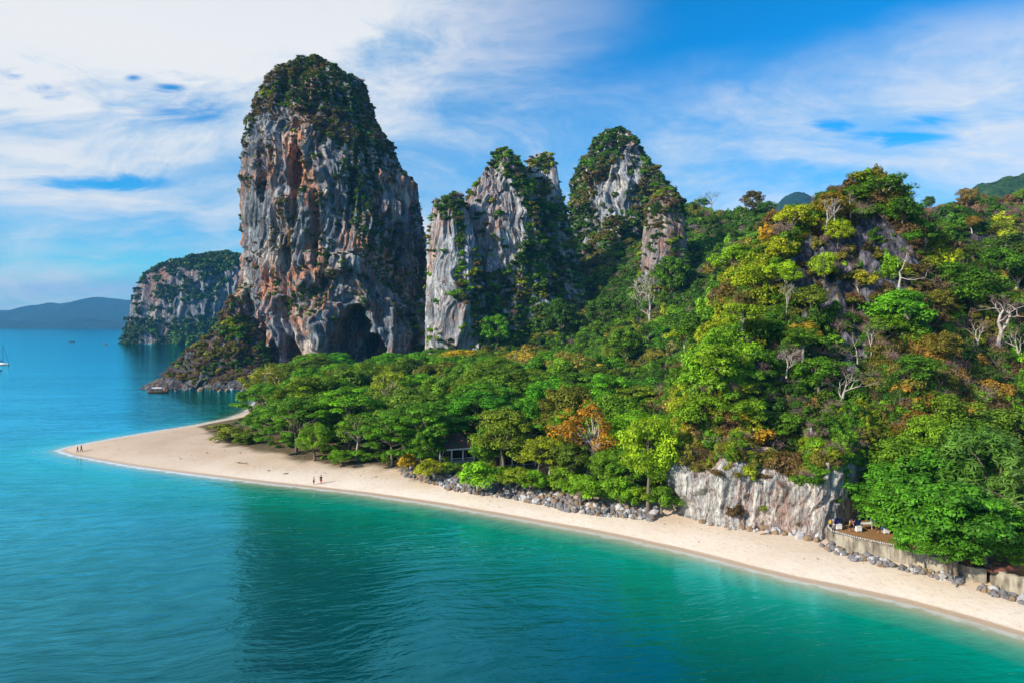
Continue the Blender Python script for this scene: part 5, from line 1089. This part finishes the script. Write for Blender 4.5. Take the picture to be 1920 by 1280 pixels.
for a in (-.7, .7):
    for b in (-.32, .32): MB().box((a, b, .35), (.06, .06, .7)).build('leg', COOL, o)
# stacked timber behind the curved wall
o = thing('upturned_boat', 'reddish-brown upturned wooden boat behind the curved wall', 'boat', tuple(G(1882, 1068, 3.0)), .25)
HULLR = plain('red_brown_timber', (.20, .075, .045), .7, .3, .35, 3)
rg = []
for k in range(9):
    u = k / 8; w_ = .75 * math.sin(math.pi * min(max(u, .04), .96)) ** .55; hh = .65 * math.sin(math.pi * min(max(u, .06), .94)) ** .5; x = (u - .5) * 4.2
    rg.append([(x, -w_, 0), (x, -w_ * .9, hh * .55), (x, -w_ * .4, hh * .95), (x, 0, hh), (x, w_ * .4, hh * .95), (x, w_ * .9, hh * .55), (x, w_, 0)])
MB().loft(rg).build('hull', HULLR, o, True); MB().box((0, 0, .67), (3.4, .06, .07)).build('keel', DARKW, o)

# ------------------------------------------------------------------ boats
WOODB = plain('boat_timber', (.12, .05, .03), .6, .4, .3, 2); HULLW = plain('boat_white', (.72, .73, .75), .35, .5, .05, 2); NAVY = plain('navy_canvas', (.012, .02, .07), .8, .2, .1, 2); ALU = plain('mast_metal', (.10, .12, .14), .4, .5, .1, 2)
def hull(L, B, D_, sheer, n=14, bow=1.0):
    rg = []
    for k in range(n):
        u = k / (n - 1); w_ = B / 2 * (1 - max(0, (u - .35) / .65) ** 2.2) * (.72 + .28 * min(1, u / .3)); w_ = max(w_, .03); x = (u - .5) * L; zt = D_ + sheer * (2 * u - .8) ** 2
        kx = x - bow * max(0, u - .8) * 2
        rg.append([(kx, 0, -.3), (kx, -w_ * .7, 0), (x, -w_, zt), (x, -w_ * .86, zt), (x, -w_ * .8, zt - .12), (x, w_ * .8, zt - .12), (x, w_ * .86, zt), (x, w_, zt), (kx, w_ * .7, 0)])
    return MB().loft(rg)
q = G(3, 684); o = thing('sailing_yacht', 'moored sailing yacht with bare mast at the left edge', 'yacht', tuple(q), rad(-4))
hull(12.5, 3.6, 1.15, .25).build('hull', HULLW, o, True); MB().tube([(-6, 1.72, .55), (0, 1.85, .6), (3, 1.6, .7), (6.1, .1, 1.0)], [.07] * 4, 5).tube([(-6, -1.72, .55), (0, -1.85, .6), (3, -1.6, .7), (6.1, -.1, 1.0)], [.07] * 4, 5).build('stripe', WOODB, o)
MB().loft([[(-2.4, -1.1, 1.1), (2.6, -.8, 1.1), (2.6, .8, 1.1), (-2.4, 1.1, 1.1)], [(-2.2, -.9, 1.75), (1.6, -.6, 1.6), (1.6, .6, 1.6), (-2.2, .9, 1.75)]]).build('cabin', HULLW, o)
MB().tube([(1.0, 0, 1.0), (1.0, 0, 15.3)], [.19, .14], 6).build('mast', ALU, o); MB().tube([(1.0, 0, 2.8), (-4.6, 0, 2.6)], [.08, .06], 6).build('boom', ALU, o)
MB().tube([(.8, 0, 2.95), (-1.5, 0, 3.05), (-4.4, 0, 2.8)], [.28, .25, .15], 8).build('sail_cover', NAVY, o, True)
MB().tube([(6.1, 0, 1.4), (1.0, 0, 15.2)], [.12, .09], 4).build('forestay', ALU, o); MB().tube([(-6.1, 0, 1.2), (1.0, 0, 15.2)], [.025, .025], 4).build('backstay', ALU, o)
MB().loft([[(-5.2, -1.3, 2.9), (-2.6, -1.3, 3.1), (-2.6, 1.3, 3.1), (-5.2, 1.3, 2.9)], [(-5.2, -1.1, 3.02), (-2.6, -1.1, 3.25), (-2.6, 1.1, 3.25), (-5.2, 1.1, 3.02)]]).build('awning', NAVY, o)
q = G(-1, 695); o = thing('dinghy', 'small dark dinghy at the left edge below the yacht', 'boat', tuple(q), .1); hull(3.6, 1.5, .5, .1).build('hull', NAVY, o, True); MB().box((-.3, 0, .42), (.3, 1.2, .05)).build('thwart', WOODB, o)
def longtail(px, py, rz, label, roof, L=10):
    o = thing('longtail_boat', label, 'boat', tuple(G(px, py)), rz, 1, 'wooden boats')
    hull(L, 1.9, .75, .75, 14, .3).build('hull', WOODB, o, True)
    MB().loft([[(-2.6, -1, 2.1), (1.8, -1, 2.1), (1.8, 1, 2.1), (-2.6, 1, 2.1)], [(-2.5, -.5, 2.4), (1.7, -.5, 2.4), (1.7, .5, 2.4), (-2.5, .5, 2.4)]]).build('canopy', roof, o)
    for a in (-2.4, 1.6):
        for b in (-.85, .85): MB().tube([(a, b, .6), (a, b, 2.15)], [.05, .05], 5).build('post', WOODB, o)
    MB().box((-L * .4, 0, 1.3), (.8, .5, .5)).build('engine', ALU, o); MB().tube([(-L * .4, 0, 1.3), (-L * .4 - 3, .2, .1)], [.05, .04], 5).build('propeller_shaft', ALU, o)
longtail(297, 735.5, .12, 'dark wooden boat with a white canopy beside the headland rocks', HULLW, 9)
longtail(135, 641, .3, 'left one of the two small dark boats far out on the sea', NAVY, 9)
longtail(197, 645, 2.6, 'right one of the two small dark boats near the far island', WOODB, 9)

# ------------------------------------------------------------------ driftwood and weed on the sand
DRIFT = plain('driftwood', (.20, .14, .09), .9, .1, .4, 3)
rD = np.random.default_rng(990)
for px, py, L_, lab in [(452, 868, 4, 'pale driftwood branch lying on the left part of the beach'), (535, 888, 1.2, 'short dark driftwood stick above the couple on the beach'), (650, 874, 5, 'tangle of driftwood below the grove edge'), (1440, 1001, 2.2, 'thin driftwood stick on the sand below the pale cliff'), (1600, 1038, 1.6, 'driftwood stick below the boulder row'), (1800, 1096, 2.0, 'dead branch on the sand near the right walls'), (470, 838, 1.5, 'dark driftwood piece under the grove tip')]:
    q = onsand(px, py); o = thing('driftwood', lab, 'driftwood', tuple(q), float(rD.uniform(-.6, .6)))
    MB().tube([(-L_ / 2, 0, .02), (-L_ * .1, .15, .12), (L_ * .3, .05, .08), (L_ / 2, .3, .05)], [.05, .10, .08, .03], 6).build('branch', DRIFT, o, True)
    MB().tube([(-L_ * .05, .12, .1), (L_ * .1, -.5, .2)], [.05, .02], 5).tube([(L_ * .25, .05, .08), (L_ * .3, .7, .25)], [.04, .02], 5).build('twig', DRIFT, o, True)

# wrack line, leaves and twigs lying on the sand: far too many and small to count
r = np.random.default_rng(995); n = 16000; q = np.stack([r.uniform(-112, 62, n), r.uniform(70, 190, n)], -1)
sd2 = coast_sd(q[:, 0], q[:, 1]); vl2 = line_sd(q[:, 0], q[:, 1], np.array(VL))
tide = np.exp(-((sd2 - 7.5 - 3 * (fbm(np.column_stack([q * .06, 0 * sd2]), 2, 8) - .5)) / .7) ** 2); near_ = np.exp(-np.maximum(-vl2, 0) / 4) * (q[:, 0] < 30)
q = q[(sd2 > 2.5) & (vl2 < 1) & (r.random(n) < .02 + .75 * tide + .25 * near_) & (sd2 < 34)]; n = len(q); s = r.uniform(.05, .17, n) * (1 + 1.2 * (r.random(n) < .06)); an = r.uniform(0, 6.28, n); zz_ = gnd(q[:, 0], q[:, 1]) + .07
ca, sa = np.cos(an) * s, np.sin(an) * s; v = np.empty((n, 4, 3))
v[:, 0] = np.column_stack([q[:, 0] + ca, q[:, 1] + sa, zz_]); v[:, 1] = np.column_stack([q[:, 0] - ca, q[:, 1] - sa, zz_]); v[:, 2] = np.column_stack([q[:, 0] + sa * .5, q[:, 1] - ca * .5, zz_]); v[:, 3] = np.column_stack([q[:, 0], q[:, 1], zz_ + s * .7])
o4 = np.arange(n)[:, None] * 4
put('beach_litter', mesh_np('beach_litter', v.reshape(-1, 3), np.vstack([o4 + np.array(k) for k in ([0, 1, 3], [1, 2, 3], [2, 0, 3])]), [DRIFT], False), None, 'fine line of weed, leaves and twigs along the tide mark on the sand', None, None, 'stuff')

# ------------------------------------------------------------------ haze
bm = bmesh.new(); bmesh.ops.create_cube(bm, size=1)
for v_ in bm.verts: v_.co = Vector((v_.co.x * 18000, v_.co.y * 11800 + 2900, -40 if v_.co.z < 0 else 520))
me = bpy.data.meshes.new('haze'); bm.to_mesh(me); bm.free()
m, t = mat('haze_air'); vol = nd(t, 'VolumePrincipled', {}, {'Color': (.13, .52, 1.0, 1), 'Density': 9.5e-5, 'Anisotropy': .0})
n = t.nodes.new('ShaderNodeOutputMaterial'); t.links.new(vol, n.inputs['Volume']); me.materials.append(m)
hz = put('haze', me, None, 'pale blue sea haze', None, None, 'stuff'); hz.visible_shadow = True
print('INSTANCES', NINST, 'OBJECTS', len(scene.objects))
